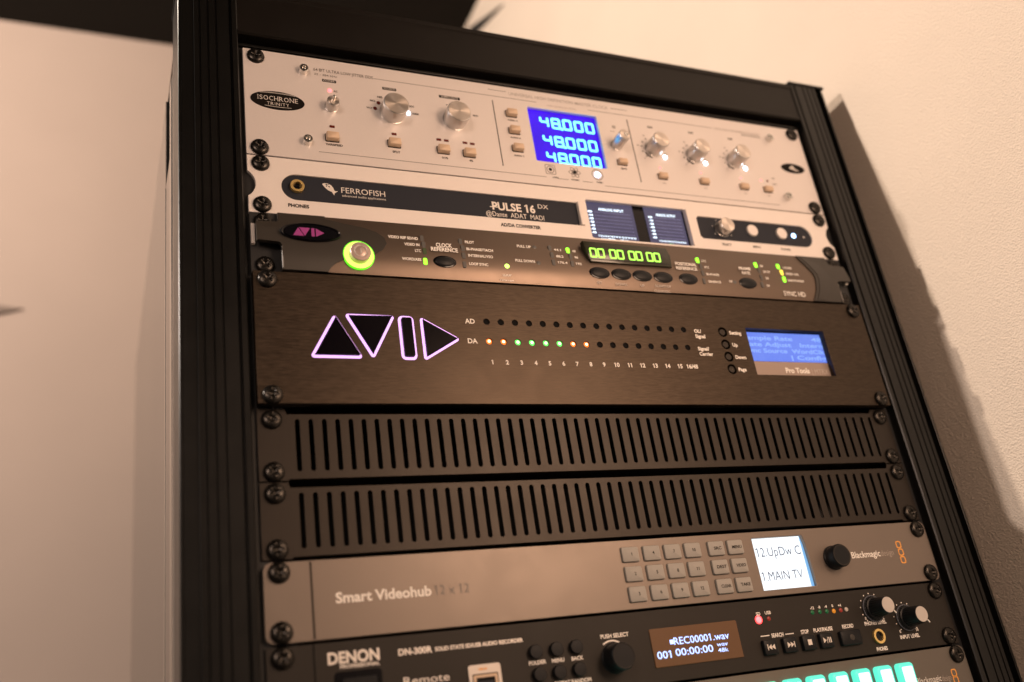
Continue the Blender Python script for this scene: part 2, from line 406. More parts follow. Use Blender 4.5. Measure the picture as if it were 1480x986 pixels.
# ================================================================== equipment rack
rack = thing('equipment_rack', 'tall black nineteen inch equipment rack of grooved aluminium profile holding all the audio units', 'rack', (241, 300, -1550))
def post(x_in, sgn):
    """grooved extrusion; x_in inner edge, sgn direction of the outer side"""
    z0, z1 = -1550, 49; dp = 3 if sgn > 0 else -6.9
    prof = [(0, 14), (0, -7.2), (.8, -8), (3.8, -8), (4.2, -5.5), (5.4, -5.5), (5.8, -8), (13.6, -8), (14.0, -6.9), (14.6, -6.9), (15.0, -8), (19.0, -8), (19.4, -6.9), (20.0, -6.9), (20.4, -8),
            (24.4, -8), (24.8, -6.9), (25.4, -6.9), (25.8, -8), (28.7, -8), (28.9, dp), (36.9, dp), (36.9, -6.4), (37.3, -6.6), (38.6, -6.6), (39, -6.2), (39, 34), (0, 34)]
    v = []; f = []; n = len(prof)
    for z in (z0, z1): v += [(x_in + sgn * a, b, z) for a, b in prof]
    for i in range(n):
        j = (i + 1) % n; f.append((i, j, n + j, n + i))
    f.append(tuple(range(n))); f.append(tuple(range(n, 2 * n)))
    return mesh(v, f)
add('corner_post', post(-3.4, -1), 'post', rack)
add('corner_post', post(486, 1), 'post', rack)
for xa, xb in ((-43, -2.6), (485.2, 525.6)):
    add('post_cap', box(xa, xb, -9, 36, 49.2, 51.5, .5), 'post', rack)
# top beam: front face, lips and underside
bp = [(-6.5, 8.6), (-8, 9.6), (-8, 11.2), (-7.1, 11.8), (-7.1, 43.6), (-8, 44.4), (-8, 48), (-6.8, 49), (30, 49), (30, 5), (4, 5), (4, 8.6)]
v = [(x, y, z) for x in (-3.3, 485.9) for y, z in bp]; n = len(bp)
add('top_beam', mesh(v, [(i, (i + 1) % n, n + (i + 1) % n, n + i) for i in range(n)] + [tuple(range(n)), tuple(range(n, 2 * n))]), 'beam', rack)
add('top_lip', box(-3.2, 485.8, -2.2, 3.8, 2.4, 4.6, .4), 'post', rack)
add('top_panel', box(-40, 523, 31, 650, 40, 46), 'side', rack)
for x0 in (-3.2, 476.2):
    add('mounting_rail', box(x0, x0 + 9.8, .2, 3, -1540, 2.2), 'rail', rack)
# side panels and the bright edges of the glazed side door
add('side_panel', box(-41.5, -38, 116, 650, -1545, 39.8, .5), 'side', rack, label='glossy black side panel of the rack facing the beige wall')
add('side_panel', box(521, 524.5, 40, 650, -1545, 39.8, .5), 'side', rack)
for y0, y1, xo, zt, mm_ in ((34.6, 38, -42.3, 8, 'chrome'), (40, 46, -41.6, 8, 'side'), (46.6, 49, -42.2, 8, 'chrome'), (51, 63, -42.5, 8, 'chrome'), (65, 108, -41.9, -46, 'side'), (110, 115, -42.3, -46, 'chrome')):
    add('edge_strip', box(xo, -38.2, y0, y1, -1545, zt, .6), mm_, rack)
add('rear_post', box(-40, -2, 651, 690, -1550, 44), 'post', rack); add('rear_post', box(484, 523, 651, 690, -1550, 44), 'post', rack)

# ================================================================== 1 master clock (2U)
r = thing('master_clock_unit', 'silver two unit master clock with blue triple 48.000 readout, topmost unit in the rack', 'audio clock', (241, 0, -88))
Y = -3.0
dx0, dz0 = (213.6, -16.3); dx1, dz1 = (274.4, -66.6)
outer = rr(241.3, -44.1, 482.2, 88.0, .5, 1)
add('faceplate', plate(outer, [rr((dx0 + dx1) / 2, (dz0 + dz1) / 2, dx1 - dx0, dz0 - dz1, .8, 2)], 0, Y, .25), 'silver', r)
chassis(r, 22, 460, -86, -3)
screws(r, (-6.35, -82.55), Y)
hexs = lathe([(3.2, 0), (3.2, 4.0), (2.8, 4.5), (1.6, 4.5), (1.5, 2.4), (.1, 2.3)], 24)
for c in ((41.1, -13.4), (40.5, -73.6), (445.7, -15.0), (446.7, -74.9)):
    o = add('cap_screw', hexs, 'steel', r, (c[0], Y, c[1]))
    h6 = lathe([(1.4, 1.7), (1.4, 1.9)], 6)
# oval badge
bc = (22.3, -42.4)
bd = add('badge', prism(ell(0, 0, 18.2, 7.6, 48), 0, -.5, .15), 'blackprint', r, (bc[0], Y, bc[1]))
STEMS = {'I': ((.5, 1), (.5, 0)), 'H': ((0, 1), (0, 0), (1, 1), (1, 0)), 'R': ((0, 1), (0, 0), (1, 0)), 'N': ((0, 1), (0, 0), (1, 1)), 'E': ((0, 1), (0, 0)), 'T': ((.5, 0),), 'Y': ((0, 1), (1, 1), (.5, 0))}
WID = {'I': .28, 'S': .62, 'O': .98, 'C': .82, 'H': .88, 'R': .80, 'N': .92, 'E': .66, 'T': .76, 'Y': .78}
for s_, hh, ww, zz in (('ISOCHRONE', 3.7, 27.5, -.6), ('TRINITY', 2.6, 15.0, -4.5)):
    unit = ww / (sum(WID[q] for q in s_) + .16 * (len(s_) - 1)); x = -ww / 2
    for q in s_:
        lw = WID[q] * unit; gw = lw * (.28 if q == 'I' else .92)
        me, wd = text_mesh(q, hh, gw, -.006); add('lettering', me, 'silverprint', bd, (bc[0] + x + (lw - gw) / 2, Y - .62, bc[1] + zz))
        if q in STEMS and hh > 3:
            vv = []; ff = []
            for fx, fz in STEMS[q]:
                cx = (lw - gw) / 2 + fx * gw + (.12 if fx == 0 else -.12 if fx == 1 else 0); cz = hh * fz + (-.12 if fz else .12); i0 = len(vv)
                vv += [(cx - .42, 0, cz - .12), (cx + .42, 0, cz - .12), (cx + .42, 0, cz + .12), (cx - .42, 0, cz + .12)]; ff.append((i0, i0 + 1, i0 + 2, i0 + 3))
            add('lettering_serif', mesh(vv, ff), 'silverprint', bd, (bc[0] + x, Y - .64, bc[1] + zz))
        x += lw + .16 * unit
for q in ((12, 5.9, .28), (9, -5.6, .28), (11, 6.5, .12)):
    add('badge_line', prism(poly_line([(-q[0] + q[0] * 2 * k / 12, q[1] - .0045 * (-q[0] + q[0] * 2 * k / 12) ** 2 * (1 if q[1] > 0 else -1)) for k in range(13)], q[2]), 0, -.05), 'silverprint', bd, (bc[0], Y - .58, bc[1]))
# writing along the top
T(r, '64 BIT ULTRA LOW JITTER DDS', (48.5, -12.0), (91.7, -11.1), 2.6, 'brownprint', bold=.004)
T(r, '32 - 384 kHz', (48.8, -15.4), (65.0, -14.9), 1.7, 'brownprint', bold=.004)
T(r, 'UNIVERSAL HIGH DEFINITION MASTER CLOCK', (199.5, -7.4), (287.4, -8.0), 2.9, 'greyprint', bold=.004)
TC(r, 'OVEN CONTROLLED CRYSTAL', (244.6, -12.4), 1.2, 'greyprint', w_=26, bold=.002)
T(r, 'DESIGNED FOR REFERENCE AUDIO', (389.6, -12.2), (437.6, -12.1), 1.8, 'greyprint', bold=.004)
TC(r, 'MASTERING', (427.4, -13.9), 1.9, 'greyprint', w_=20)
for a, b in (((92.2, -11.0), (222.5, -10.7)), ((182.5, -4.9), (197.5, -5.0)), ((289.7, -6.2), (305.3, -5.8)), ((268.2, -12.0), (387.3, -10.3)), ((48.1, -80.6), (219.2, -80.9)), ((228.4, -81.0), (237.8, -81.2)), ((249.7, -81.1), (258.6, -81.3)), ((268.9, -81.4), (436.9, -84.9))):
    zz = (a[1] + b[1]) / 2; line(r, (a[0], zz), (b[0], zz), .35, 'brownprint', Y)
def lab(c, s_, w_, h_=2.3):
    b = flat(r, 'label_strip', rr(c[0], c[1], w_, h_, .2, 1), 'blackprint', Y)
    me, wd = text_mesh(s_, 1.35, w_ * .8, .006); add('lettering', me, 'silverprint', b, (c[0] - wd / 2, Y - .2, c[1] - .65))
lab((59.1, -19.0), 'POWER', 10); lab((103.1, -18.5), 'SOURCE', 10.4); lab((149.6, -18.5), 'SAMPLE RATE', 16.5)
lab((323.9, -19.7), 'MAIN', 4.6, 1.8); lab((363.8, -19.5), 'MAIN', 4.6, 1.8); lab((403.8, -20.2), 'MAIN', 4.6, 1.8)
def knob(base, rad, hgt, name='knob', ridge=True, top=True, parent=None, y=Y):
    k = add(name, lathe([(rad + .25, 0), (rad + .25, .6), (rad, .7), (rad, hgt - 1.0), (rad - .12, hgt - .8), (rad - .12, hgt - .35), (rad - .55, hgt)], 48), 'knobside', parent or r, (base[0], y, base[1]))
    add('knob_top', lathe([(rad - .6, -.3), (rad - .62, .06), (.02, .06)], 48), 'knobtop', k, (base[0], y - hgt, base[1]))
    return k
knob((103.4, -39.9), 9.3, 11.5); knob((151.1, -39.0), 9.0, 11.5)
kp = knob((59.2, -41.7), 4.5, 7.5, 'toggle_knob')
add('toggle_lever', lathe([(1.1, 0), (1.3, 2.5), (1.0, 3.6), (.2, 3.9)], 16), 'steel', kp, ((59.2, -41.7)[0], Y - 7.3, (59.2, -41.7)[1] + 1.2))
kt = knob((287.6, -42.6), 4.9, 14.5, 'volume_knob')
add('knob_dimple', lathe([(1.9, 0), (1.7, .25), (.9, .1), (.1, -.2)], 20), 'chrome', kt, ((287.6, -42.6)[0] + 1.2, Y - 14.6, (287.6, -42.6)[1] + .4))
for c, d in (((321.9, -41.9), 0), ((361.1, -42.9), 0), ((401.6, -42.9), 0)):
    knob(c, 7.2, 14.0, 'level_knob')
    for k in range(11):
        a = math.radians(225 - 27 * k)
        if k in (5, 6): continue
        p0 = (c[0] + 10.2 * math.cos(a), c[1] + 10.2 * math.sin(a)); p1 = (c[0] + 11.5 * math.cos(a), c[1] + 11.5 * math.sin(a))
        line(r, p0, p1, .9, 'blackprint', Y, 'scale_mark')
        if k % 2 == 0 and k < 8: TC(r, str(10 * k), (c[0] + 14.2 * math.cos(a), c[1] + 14.2 * math.sin(a)), 1.3, 'blackprint', bold=.006)
    flat(r, 'scale_arc', poly_line([(c[0] + 9.0 * math.cos(math.radians(q)), c[1] + 9.0 * math.sin(math.radians(q))) for q in range(205, 255, 6)], 1.3), 'blackprint', Y)
    led(r, (c[0] + 9.6, c[1] - 6.6), 1.7, 'led_white', Y, .8)
# source and rate markings
led(r, (59.0, -27.3), 1.5, 'led_pink', Y, .9); TC(r, 'AC', (63.2, -27.4), 1.4, 'blackprint'); TC(r, '~', (63.2, -30.8), 1.2, 'blackprint')
for c in ((93.9, -32.5), (91.0, -37.8)): led(r, c, 1.5, 'redwin', Y, .4)
led(r, (115.3, -38.0), 1.7, 'led_white', Y, .8); led(r, (147.0, -26.1), .9, 'steel', Y, .5)
for s_, c in (('AES', (95.1, -27.0)), ('WC2', (89.5, -31.2)), ('WC1', (86.6, -37.8)), ('DDS', (118.5, -31.6)), ('USER', (121.0, -38.0)), ('MAN', (168.5, -32.2))): TC(r, s_, c, 1.5, 'blackprint', w_=len(s_) * 1.35)
BTN = {}
def pbtn(c, w_, h_, d, m='button', y=Y, parent=None, name='push_button', r_=.7, rim=True):
    if rim: flat(parent or r, 'button_slot', rr(c[0], c[1] - .2, w_ + 1.1, h_ + 1.1, .5, 1), 'chassis', y)
    key = (w_, h_, d, m)
    if key not in BTN: BTN[key] = prism(rr(0, 0, w_, h_, r_), 1, -d, min(.7, d * .4), 40)
    return add(name, BTN[key], m, parent or r, (c[0], y, c[1]))
for c, s_, lc in (((57.9, -68.1), 'VARISPEED', (59.0, -73.7)), ((102.1, -66.9), 'SPLIT', (103.2, -73.7)), ((138.7, -67.5), '0.1%', (139.3, -74.0)), ((158.7, -67.9), '4%', (159.5, -73.9))):
    pbtn(c, 8.6, 5.6, 4.2); TC(r, s_, lc, 1.7, 'blackprint')
for c in ((58.6, -58.5), (102.9, -58.4), (136.4, -58.5), (142.2, -58.6), (156.7, -58.5), (162.4, -58.7)):
    ledbar(r, c, 3.6, 1.9, 'redwin', Y, .2)
for c, s_, lc in (((198.6, -25.9), 'AUDIO A', (199.1, -31.9)), ((198.7, -41.7), 'AUDIO B', (198.9, -48.0)), ((199.0, -57.9), 'AUDIO C', (199.4, -64.3))):
    pbtn(c, 8.2, 5.2, 4.2); TC(r, s_, lc, 1.3, 'blackprint', w_=8.5)
for a, b in (((184.7, -15.1), (185.2, -75.2)), ((303.0, -15.2), (303.4, -75.8))):
    line(r, a, (a[0], b[1]), .7, 'blackprint', Y, 'divider_line')
pbtn((289.1, -58.9), 8.0, 4.6, 3.4); TC(r, 'MUTE', (289.7, -64.9), 1.4, 'blackprint')
flat(r, 'printed_symbol', ell((288.9, -24.7)[0], (288.9, -24.7)[1], 1.8, 1.6, 12), 'greyprint', Y); line(r, (284.8, -29.2), ((289.2, -29.2)[0], (284.8, -29.2)[1]), .5, 'greyprint', Y)
for c, l_, lc in (((324.5, -67.9), (324.2, -59.7), (324.6, -74.3)), ((364.2, -68.4), (363.5, -59.7), (364.2, -74.6)), ((403.9, -68.9), (403.6, -60.2), (403.8, -75.1)), ((428.6, -68.9), (424.4, -60.0), (428.2, -74.8))):
    pbtn(c, 8.0, 4.8, 3.2); led(r, l_, .9, 'led_pink', Y, .5); TC(r, 'X10' if c[0] < 440 else 'METERS', lc, 1.2, 'greyprint')
led(r, (431.0, -59.8), 1.1, 'redwin', Y, .4); TC(r, 'AES', (437.9, -56.4), 1.3, 'brownprint'); TC(r, 'SYNC', (438.3, -62.3), 1.2, 'brownprint')
# maker's oval on the right
rc = (463.6, -43.2)
rb = add('badge', prism(ell(0, 0, 12.6, 5.0, 40), 0, -.4, .12), 'blackprint', r, (rc[0], Y, rc[1]))
add('badge_mark', prism([(-4.5, 0), (-2.5, 1.8), (-1.2, 1.5), (-.6, 3), (.8, 2.4), (1.2, .6), (3, -1), (5.8, -2.6), (3, -2.9), (-1, -1.6), (-3, -1.4)], 0, -.06), 'label', rb, (rc[0], Y - .5, rc[1]))
# symbols under the readout
c = (223.7, -73.5)
for k, q in enumerate((4.6, 3.6)):
    pass
add('printed_symbol', plate(rr(0, 0, 8.6, 8.6, 1.0), [rr(0, 0, 7.8, 7.8, .8)], .02, -.08, .01), 'brownprint', r, (c[0], Y, c[1]))
add('printed_symbol', plate(ell(0, 0, 3.2, 3.2), [ell(0, 0, 2.7, 2.7)], .02, -.08, .01), 'brownprint', r, (c[0], Y, c[1]))
led(r, c, 1.4, 'gloss', Y, .5)
c = (244.2, -73.8)
for k in range(3):
    add('printed_symbol', plate(ell(0, 0, 5.2, 2.0, 32, k * math.pi / 3), [ell(0, 0, 4.8, 1.6, 32, k * math.pi / 3)], .02, -.08 - .01 * k, .01), 'brownprint', r, (c[0], Y, c[1]))
led(r, c, 1.5, 'gloss', Y, .5)
c = (264.1, -73.5); add('printed_symbol', plate(ell(0, 0, 4.9, 4.9), [ell(0, 0, 4.4, 4.4)], .02, -.08, .01), 'brownprint', r, (c[0], Y, c[1]))
led(r, c, 2.4, 'led_blue', Y, .8)
for s_, c in (('LOCK', (227.1, -80.4)), ('ATOMIC', (243.5, -80.7)), ('OVEN', (264.5, -80.6))): TC(r, s_, c, 1.3, 'blackprint')
# readout
ds = add('display_screen', box(dx0 - 4, dx1 + 4, .5, 1.2, dz1 - 4, dz0 + 4), 'blue', r)
rows = (((224.0, -27.2), (272.5, -26.0)), ((224.0, -44.2), (272.0, -43.8)), ((224.4, -58.9), (272.4, -60.2)))
D8, D0, D4 = digit_mesh('8', 6.2, 8.8, 1.85), digit_mesh('0', 6.2, 8.8, 1.85), digit_mesh('4', 6.0, 8.0, 1.8)
for a, b in rows:
    zz = (a[1] + b[1]) / 2; x0 = a[0] + 4.2; x1 = b[0] - 4.2; st = (x1 - x0) / 4
    for k, ch in enumerate('48000'):
        add('digit', dict(zip('480', (D4, D8, D0)))[ch], 'digit', ds, (x0 + k * st, .4, zz + (.4 if ch == '4' else 0)))
    add('decimal_point', prism(ell(0, 0, 1.3, 1.2, 10), 0, -.1), 'digit', ds, (x0 + 1.5 * st - .3, .4, zz - 4.6))

# ================================================================== 2 converter (1U)
r = thing('converter_unit', 'pale silver converter with long navy inset, fish emblem and two small level screens', 'audio converter', (241, 0, -133))
Y = -3.0
ZT, ZB = -88.9, -132.9
def notch(x, s_):
    return [(x + s_ * (-7 + 12 * math.cos(a)), -111 + 12 * math.sin(a)) for a in [math.radians(q) for q in range(-54, 55, 12)]]
L_ = notch(0.2, 1); R_ = notch(482.4, -1)
outer = [(.2, ZT - .2)] + L_[::-1] + [(.2, ZB)] + [(482.4, ZB)] + R_ + [(482.4, ZT - .2)]
s0, s1 = (248.5, -97.4), (337.5, -128.0)
sx0, sx1, sz0, sz1 = s0[0], s1[0], s0[1], s0[1] - 33.5
i_l, i_r = (26.1, -112.0), (242.0, -111.5)
it, ib = (32.6, -101.2)[1], (30.2, -121.1)[1]
irad = (it - ib) / 2; icz = (it + ib) / 2; icx = (21.6, -112.5)[0] + irad
inL = [(icx + irad * math.cos(a), icz + irad * math.sin(a)) for a in [math.radians(q) for q in range(90, 271, 9)]] + [(i_r[0], ib), (i_r[0], it)]
q0, q1 = (347.1, -108.9), (459.2, -112.6)
jt, jb = (411.3, -102.9)[1] + .5, (405.3, -122.4)[1] - .5
jr = (jt - jb) / 2; jcz = (jt + jb) / 2; jx1 = (460.8, -114.5)[0]
inR = rr((q0[0] + 1 + q0[0] + 14) / 2, jcz, 14, jt - jb, 2.2)
inR = [(q0[0] + 2.2, jt), (q0[0], jt - 2.2), (q0[0], jb + 2.2), (q0[0] + 2.2, jb)] + [(jx1 - jr + jr * math.cos(a), jcz + jr * math.sin(a)) for a in [math.radians(q) for q in range(-90, 91, 9)]]
add('faceplate', plate(outer, [rr((sx0 + sx1) / 2, (sz0 + sz1) / 2, sx1 - sx0, sz0 - sz1, 1.5), inL, inR], 0, Y, .25), 'silver2', r)
chassis(r, 22, 460, ZB + 1, ZT - 1); screws(r, (-95.25, -127), Y)
ins = add('inset_panel', prism(inset(inL, -.2), 1.4, -1.9), 'inset', r); ins2 = add('inset_panel', prism(inset(inR, -.2), 1.4, -1.9), 'inset', r)
add('inset_end_lip', box(i_r[0] - 1.6, i_r[0] + 1.6, -1.5, -5.0, ib - .3, it + .3, .6), 'silver2', r)
Y2 = -1.9
c = (31.8, -110.6)
ring(r, 'headphone_socket', c[0], c[1], 4.6, 3.0, -1.9, -4.6, 'gold'); add('socket_hole', prism(ell(0, 0, 3.1, 3.1, 24), 0, -.3), 'gloss', r, (c[0], Y2, c[1]))
T(ins, 'FERROFISH', (61.5, -111.4), (91.9, -111.7), 4.4, 'silverprint', Y2, bold=.0)
T(ins, 'advanced audio applications', (61.8, -114.4), (92.1, -114.6), 1.7, 'silverprint', Y2, bold=.0)
fc = (53.2, -109.3)
fish = [(-5.3, 4.2), (-3.5, 5.1), (-.6, 5.0), (2.0, 3.6), (3.6, 1.2), (4.3, -1.2), (5.4, -1.9), (7.4, -1.6), (5.6, -2.9), (4.4, -4.0), (4.0, -6.0), (3.0, -4.2), (2.2, -2.8), (-.6, -1.6), (-3.2, .8), (-4.8, 3.0)]
add('emblem', prism([(a * .82, b * .82) for a, b in fish], 0, -.08), 'silverprint', ins, (fc[0], Y2, fc[1]))
for q in ((-1.4, 3.0, .8), (.2, 1.6, .7), (-.2, 3.4, .45), (-1.6, 1.8, .5)):
    add('emblem_gap', prism(ell(0, 0, q[2], q[2] * .6, 10, -.5), 0, -.05), 'inset', ins, (fc[0] + q[0], Y2 - .1, fc[1] + q[1]))
T(ins, 'PULSE 16', (171.0, -114.0), (205.1, -112.9), 6.4, 'silverprint', Y2, bold=.03)
TC(ins, 'DX', (212.0, -107.2), 3.6, 'silverprint', Y2, w_=8.4, bold=.0); line(ins, (169.2, -111.3), ((175.2, -110.6)[0], (169.2, -111.3)[1]), .7, 'silverprint', Y2 - .05)
T(ins, '@Dante  ADAT  MADI', (165.4, -119.2), (211.3, -119.1), 4.0, 'silverprint', Y2, bold=.0)
T(r, 'AD/DA CONVERTER', (174.9, -127.6), (206.5, -127.9), 2.7, 'blackprint', bold=.035); T(r, 'PHONES', (25.2, -126.9), (38.8, -126.9), 2.6, 'blackprint', bold=.035)
for s_, c in (('SELECT', (370.3, -126.9)), ('MENU', (399.8, -126.8)), ('POWER', (429.2, -126.9))): TC(r, s_, c, 2.0, 'brownprint')
knob((370.4, -112.5), 6.6, 8.5, 'select_knob', parent=r, y=Y2)
for c in ((399.9, -111.3), (429.6, -111.6)):
    add('round_button', lathe([(5.2, -.5), (5.2, 1.4), (4.8, 1.9), (.1, 1.9)], 32), 'silver2', r, (c[0], Y2, c[1]))
led(r, (442.6, -112.1), 2.0, 'led_blue', Y2, .7); led(r, (453.2, -112.5), .8, 'silver2', Y2, .2)
for k in range(6):
    a = math.radians(210 - 48 * k); c = (370.4, -112.5); add('scale_dot', prism(ell(0, 0, .4, .4, 8), 0, -.06), 'whiteprint', ins2, (c[0] + 9 * math.cos(a), Y2, c[1] + 9 * math.sin(a)))
# two level screens behind one window
add('window_backing', box(sx0 - 2, sx1 + 2, 1.0, 1.4, sz1 - 2, sz0 + 2), 'gloss', r)
add('window_edge', box(sx1 - .1, sx1 + 1.3, -3.0, -4.6, sz1 + .3, sz0 - .3, .4), 'silver2', r)
for k, (xa, xb, tt) in enumerate(((sx0 - 2, (291.1, -109.4)[0], 'ANALOG INPUT'), ((301.5, -112.8)[0], sx1 - 1.0, 'ANALOG OUTPUT'))):
    sc = add('display_screen', box(xa, xb, .5, .9, sz1 - 2, sz0 + 2), 'tft', r)
    xa2 = xa + 3.2 if k == 0 else xa + 1.5; wd = xb - xa2
    TC(sc, tt, ((xa2 + xb) / 2 + 1, sz0 - 5.4), 2.3, 'tfttext', .4, w_=wd * .54, bold=.03)
    for i in range(7):
        zz = sz0 - 8.2 - i * 3.05
        TC(sc, ['0', '-10', '-20', '-30', '-40', '-50', '-60'][i], (xa2 + 1.0, zz), 1.7, 'tfttext', .4, w_=4.0, bold=.05, ha='l')
        add('level_scale', mesh([q for j in range(16) for q in ((xa2 + 7 + j * (wd - 9) / 16, .35, zz - .2), (xa2 + 7.9 + j * (wd - 9) / 16, .35, zz - .2), (xa2 + 7.9 + j * (wd - 9) / 16, .35, zz + .2), (xa2 + 7 + j * (wd - 9) / 16, .35, zz + .2))],
            [(4 * j, 4 * j + 1, 4 * j + 2, 4 * j + 3) for j in range(16)]), 'tftdot', sc)
    TC(sc, '1 2 3 4 5 6 7 8 9 10 11 12 13 14 15 16', (xa2 + 6 + (wd - 8) / 2, sz0 - 29.2), 1.4, 'tfttext', .4, w_=wd - 9, bold=.05)
    if k == 0: TC(sc, 'MASTER - 48kHz', ((xa2 + xb) / 2, sz0 - 32.0), 1.9, 'tfttext', .4, w_=wd * .6, bold=.04)
    else: TC(sc, 'Gain', ((xa2 + xb) / 2 + 1, sz0 - 32.0), 2.0, 'tftgreen', .4, bold=.04)

# ================================================================== 3 synchroniser (1U)
r = thing('synchroniser_unit', 'bronze grey synchroniser with round lime green power button and green timecode digits', 'synchroniser', (241, 0, -177))
ZT, ZB = -133.5, -177.4
def yS(z):
    t = (ZT - z) / (ZT - ZB)
    return -4.5 - 6.5 * math.sin(min(1, t * 1.35) * math.pi / 2) + (1.6 * ((t - .74) / .26) ** 2 if t > .74 else 0)
YS = -11.0
def interp(tab, z):
    tab = sorted(tab, key=lambda q: -q[1])
    if z >= tab[0][1]: return tab[0][0]
    for a, b in zip(tab, tab[1:]):
        if a[1] >= z >= b[1]:
            t = (a[1] - z) / max(1e-6, a[1] - b[1]); return a[0] + (b[0] - a[0]) * t
    return tab[-1][0]
def strips(fl, fr, off, n=40, z0=None, z1=None, nx=1, back=True):
    z0 = z0 if z0 is not None else ZT; z1 = z1 if z1 is not None else ZB
    v = []; f = []; 
    for i in range(n + 1):
        z = z0 + (z1 - z0) * i / n; a, b = fl(z), fr(z); y = yS(z) - off
        v += [(a, y + 2.5 + off, z), (a, y, z), (b, y, z), (b, y + 2.5 + off, z)]
    for i in range(n):
        for k in range(3): f.append((4 * i + k, 4 * i + k + 1, 4 * i + 5 + k, 4 * i + 4 + k))
    for e in (0, n): f.append((4 * e, 4 * e + 1, 4 * e + 2, 4 * e + 3))
    return mesh(v, f, 40)
BL = [(47.9, -136.0), (60.4, -139.0), (73.5, -141.5), (80.7, -144.5), (85.5, -148.8), (86.4, -154.0), (83.1, -159.5), (77.2, -163.6), (58.2, -167.8), (52.2, -171.0), (48.4, -174.3), (46.0, -178.4), (44.5, -181.5)]
BR = [(435.4, -136.3), (438.8, -143.1), (441.2, -148.7), (442.9, -153.1), (442.6, -158.1), (439.7, -168.4), (433.6, -181.1)]
add('faceplate', strips(lambda z: 30, lambda z: 455, 0), 'bronze', r)
chassis(r, 24, 458, ZB + 1, ZT - 1)
nt_ = (16.4, -139.6), (16.2, -173.6)
def ear_left(z):
    if z > -139.6: return 17.6
    if z > -142.1: return 15.1 + math.sqrt(max(0, 6.25 - (z + 139.6) ** 2))
    if z < -161.4: return 18.2
    if z < -158.2: return 15.0 + math.sqrt(max(0, 10.24 - (z + 161.4) ** 2))
    return 3.2
def ear_prism(s_, x):
    p = [(18, ZT), (18, -141.4), (16.8, -142.6), (1.2, -142.6), (1.2, -157.2), (17, -157.2), (18.6, -158.8), (18.6, ZB), (30, ZB), (30, ZT)]
    return [(x + s_ * a, b) for a, b in p]
add('end_cap', strips(ear_left, lambda z: interp(BL, z), .9, n=72), 'capdark', r)
add('end_cap', strips(lambda z: interp(BR, z), lambda z: 482.6 - ear_left(z), .9, n=72), 'capdark', r)
for s_, x in ((1, 0), (-1, 482.6)):
    add('ear_edge_or_highlight', box(min(x + s_ * .7, x + s_ * 3.1), max(x + s_ * .7, x + s_ * 3.1), -3.1, -5.5, -157.4, -142.8, .5), 'silver2', r)
    for za, zb, xo in ((-134.4, -139.6, 17.3), (-161.6, -177.0, 17.9)):
        add('ear_edge_or_highlight', box(min(x + s_ * xo, x + s_ * (xo + .8)), max(x + s_ * xo, x + s_ * (xo + .8)), yS(za) + .6, yS(za) - 1.0, zb, za, .35), 'edgehighlight', r)  # grey strip paints the highlight along the rounded cap edge
    add('ear_plate', box(min(x, x + s_ * 20) + .3, max(x, x + s_ * 20) - .3, 0, -3.0, ZB, ZT), 'rail', r)
screws(r, (-139.7, -171.45), -3.0)
# smoked lens on the right cap
LR = [(444.0, -136.3), (450.5, -140.3), (455.4, -145.8), (457.6, -150.8), (457.8, -156.5), (452.9, -168.3), (443.3, -181.2)]
add('cap_lens', strips(lambda z: interp(BR, z) + 3, lambda z: interp(LR, z), 1.3, z0=ZT - 1, z1=ZB + 1), 'caplens', r)
c = (36.7, -150.7)
add('badge_recess', lathe([(1, 0), (1, .5), (.96, .9), (.90, .5), (.88, .1), (.02, .1)], 48), 'gloss', r, (c[0], -11.6, c[1])).scale = (19.5, 1.2, 6.6)
bz = bpy.data.objects[-1] if False else None
b_ = flat(r, 'badge_field', ell(c[0], c[1], 16.8, 5.4, 40), 'gloss', -12.2)
def avid(parent, c, s_, m, y, t, gap=0.0):
    shp = [[(0, 0), (9.6, 0), (4.8, 8.2)], [(5.6, 8.4), (15.2, 8.4), (10.4, .1)], [(16.2, 0), (19.0, 0), (19.0, 8.4), (16.2, 8.4)], [(20.2, 0), (27.6, 4.2), (20.2, 8.4)]]
    for p in shp: add('emblem', prism([(a * s_ - 13.8 * s_, b * s_ - 4.2 * s_) for a, b in p], 0, -t), m, parent, (c[0], y, c[1]))
avid(b_, (c[0] - 1.5, c[1]), .72, 'purpleprint', -12.35, .1)
# power button
c = (66.7, -164.7)
pb = add('power_button_ring', lathe([(9.9, 0), (9.9, .8), (9.6, 1.1), (.1, 1.1)], 48), 'limering', r, (c[0], -11.2, c[1]))
ring(pb, 'ring_edge', c[0], c[1], 10.4, 9.8, -10.5, -12.1, 'limedge')
pc = add('power_button', lathe([(6.8, 0), (6.8, 4.4), (6.5, 4.8), (4.6, 4.9), (4.3, 4.7), (3.8, 4.7), (3.5, 4.85), (.1, 4.85)], 48), 'rosemetal', pb, (c[0], -12.2, c[1]))
ring(pb, 'button_symbol', c[0], c[1], 4.3, 3.7, -16.8, -17.25, 'label'); add('button_symbol', box(-.45, .45, -.35, .1, -1.8, 1.8), 'label', pb, (c[0], -17.0, c[1]))
YL = -11.0
def col(cs, ms):
    for c, m_ in zip(cs, ms): ledbar(r, c, 2.7, 5.0, m_, yS(c[1]), .9)
col(((112.0, -146.7), (112.3, -152.1), (112.2, -157.7), (111.6, -165.7)), ('ledoff', 'ledoff', 'ledoffg', 'led_green'))
col(((139.6, -146.9), (140.1, -152.8), (139.7, -159.0), (139.3, -166.2)), ('ledoff',) * 4)
col(((207.6, -146.8), (207.7, -153.1), (207.4, -159.4)), ('ledoff',) * 3)
col(((221.8, -147.6), (222.5, -153.2), (222.3, -159.4)), ('led_green', 'ledoff', 'ledoff'))
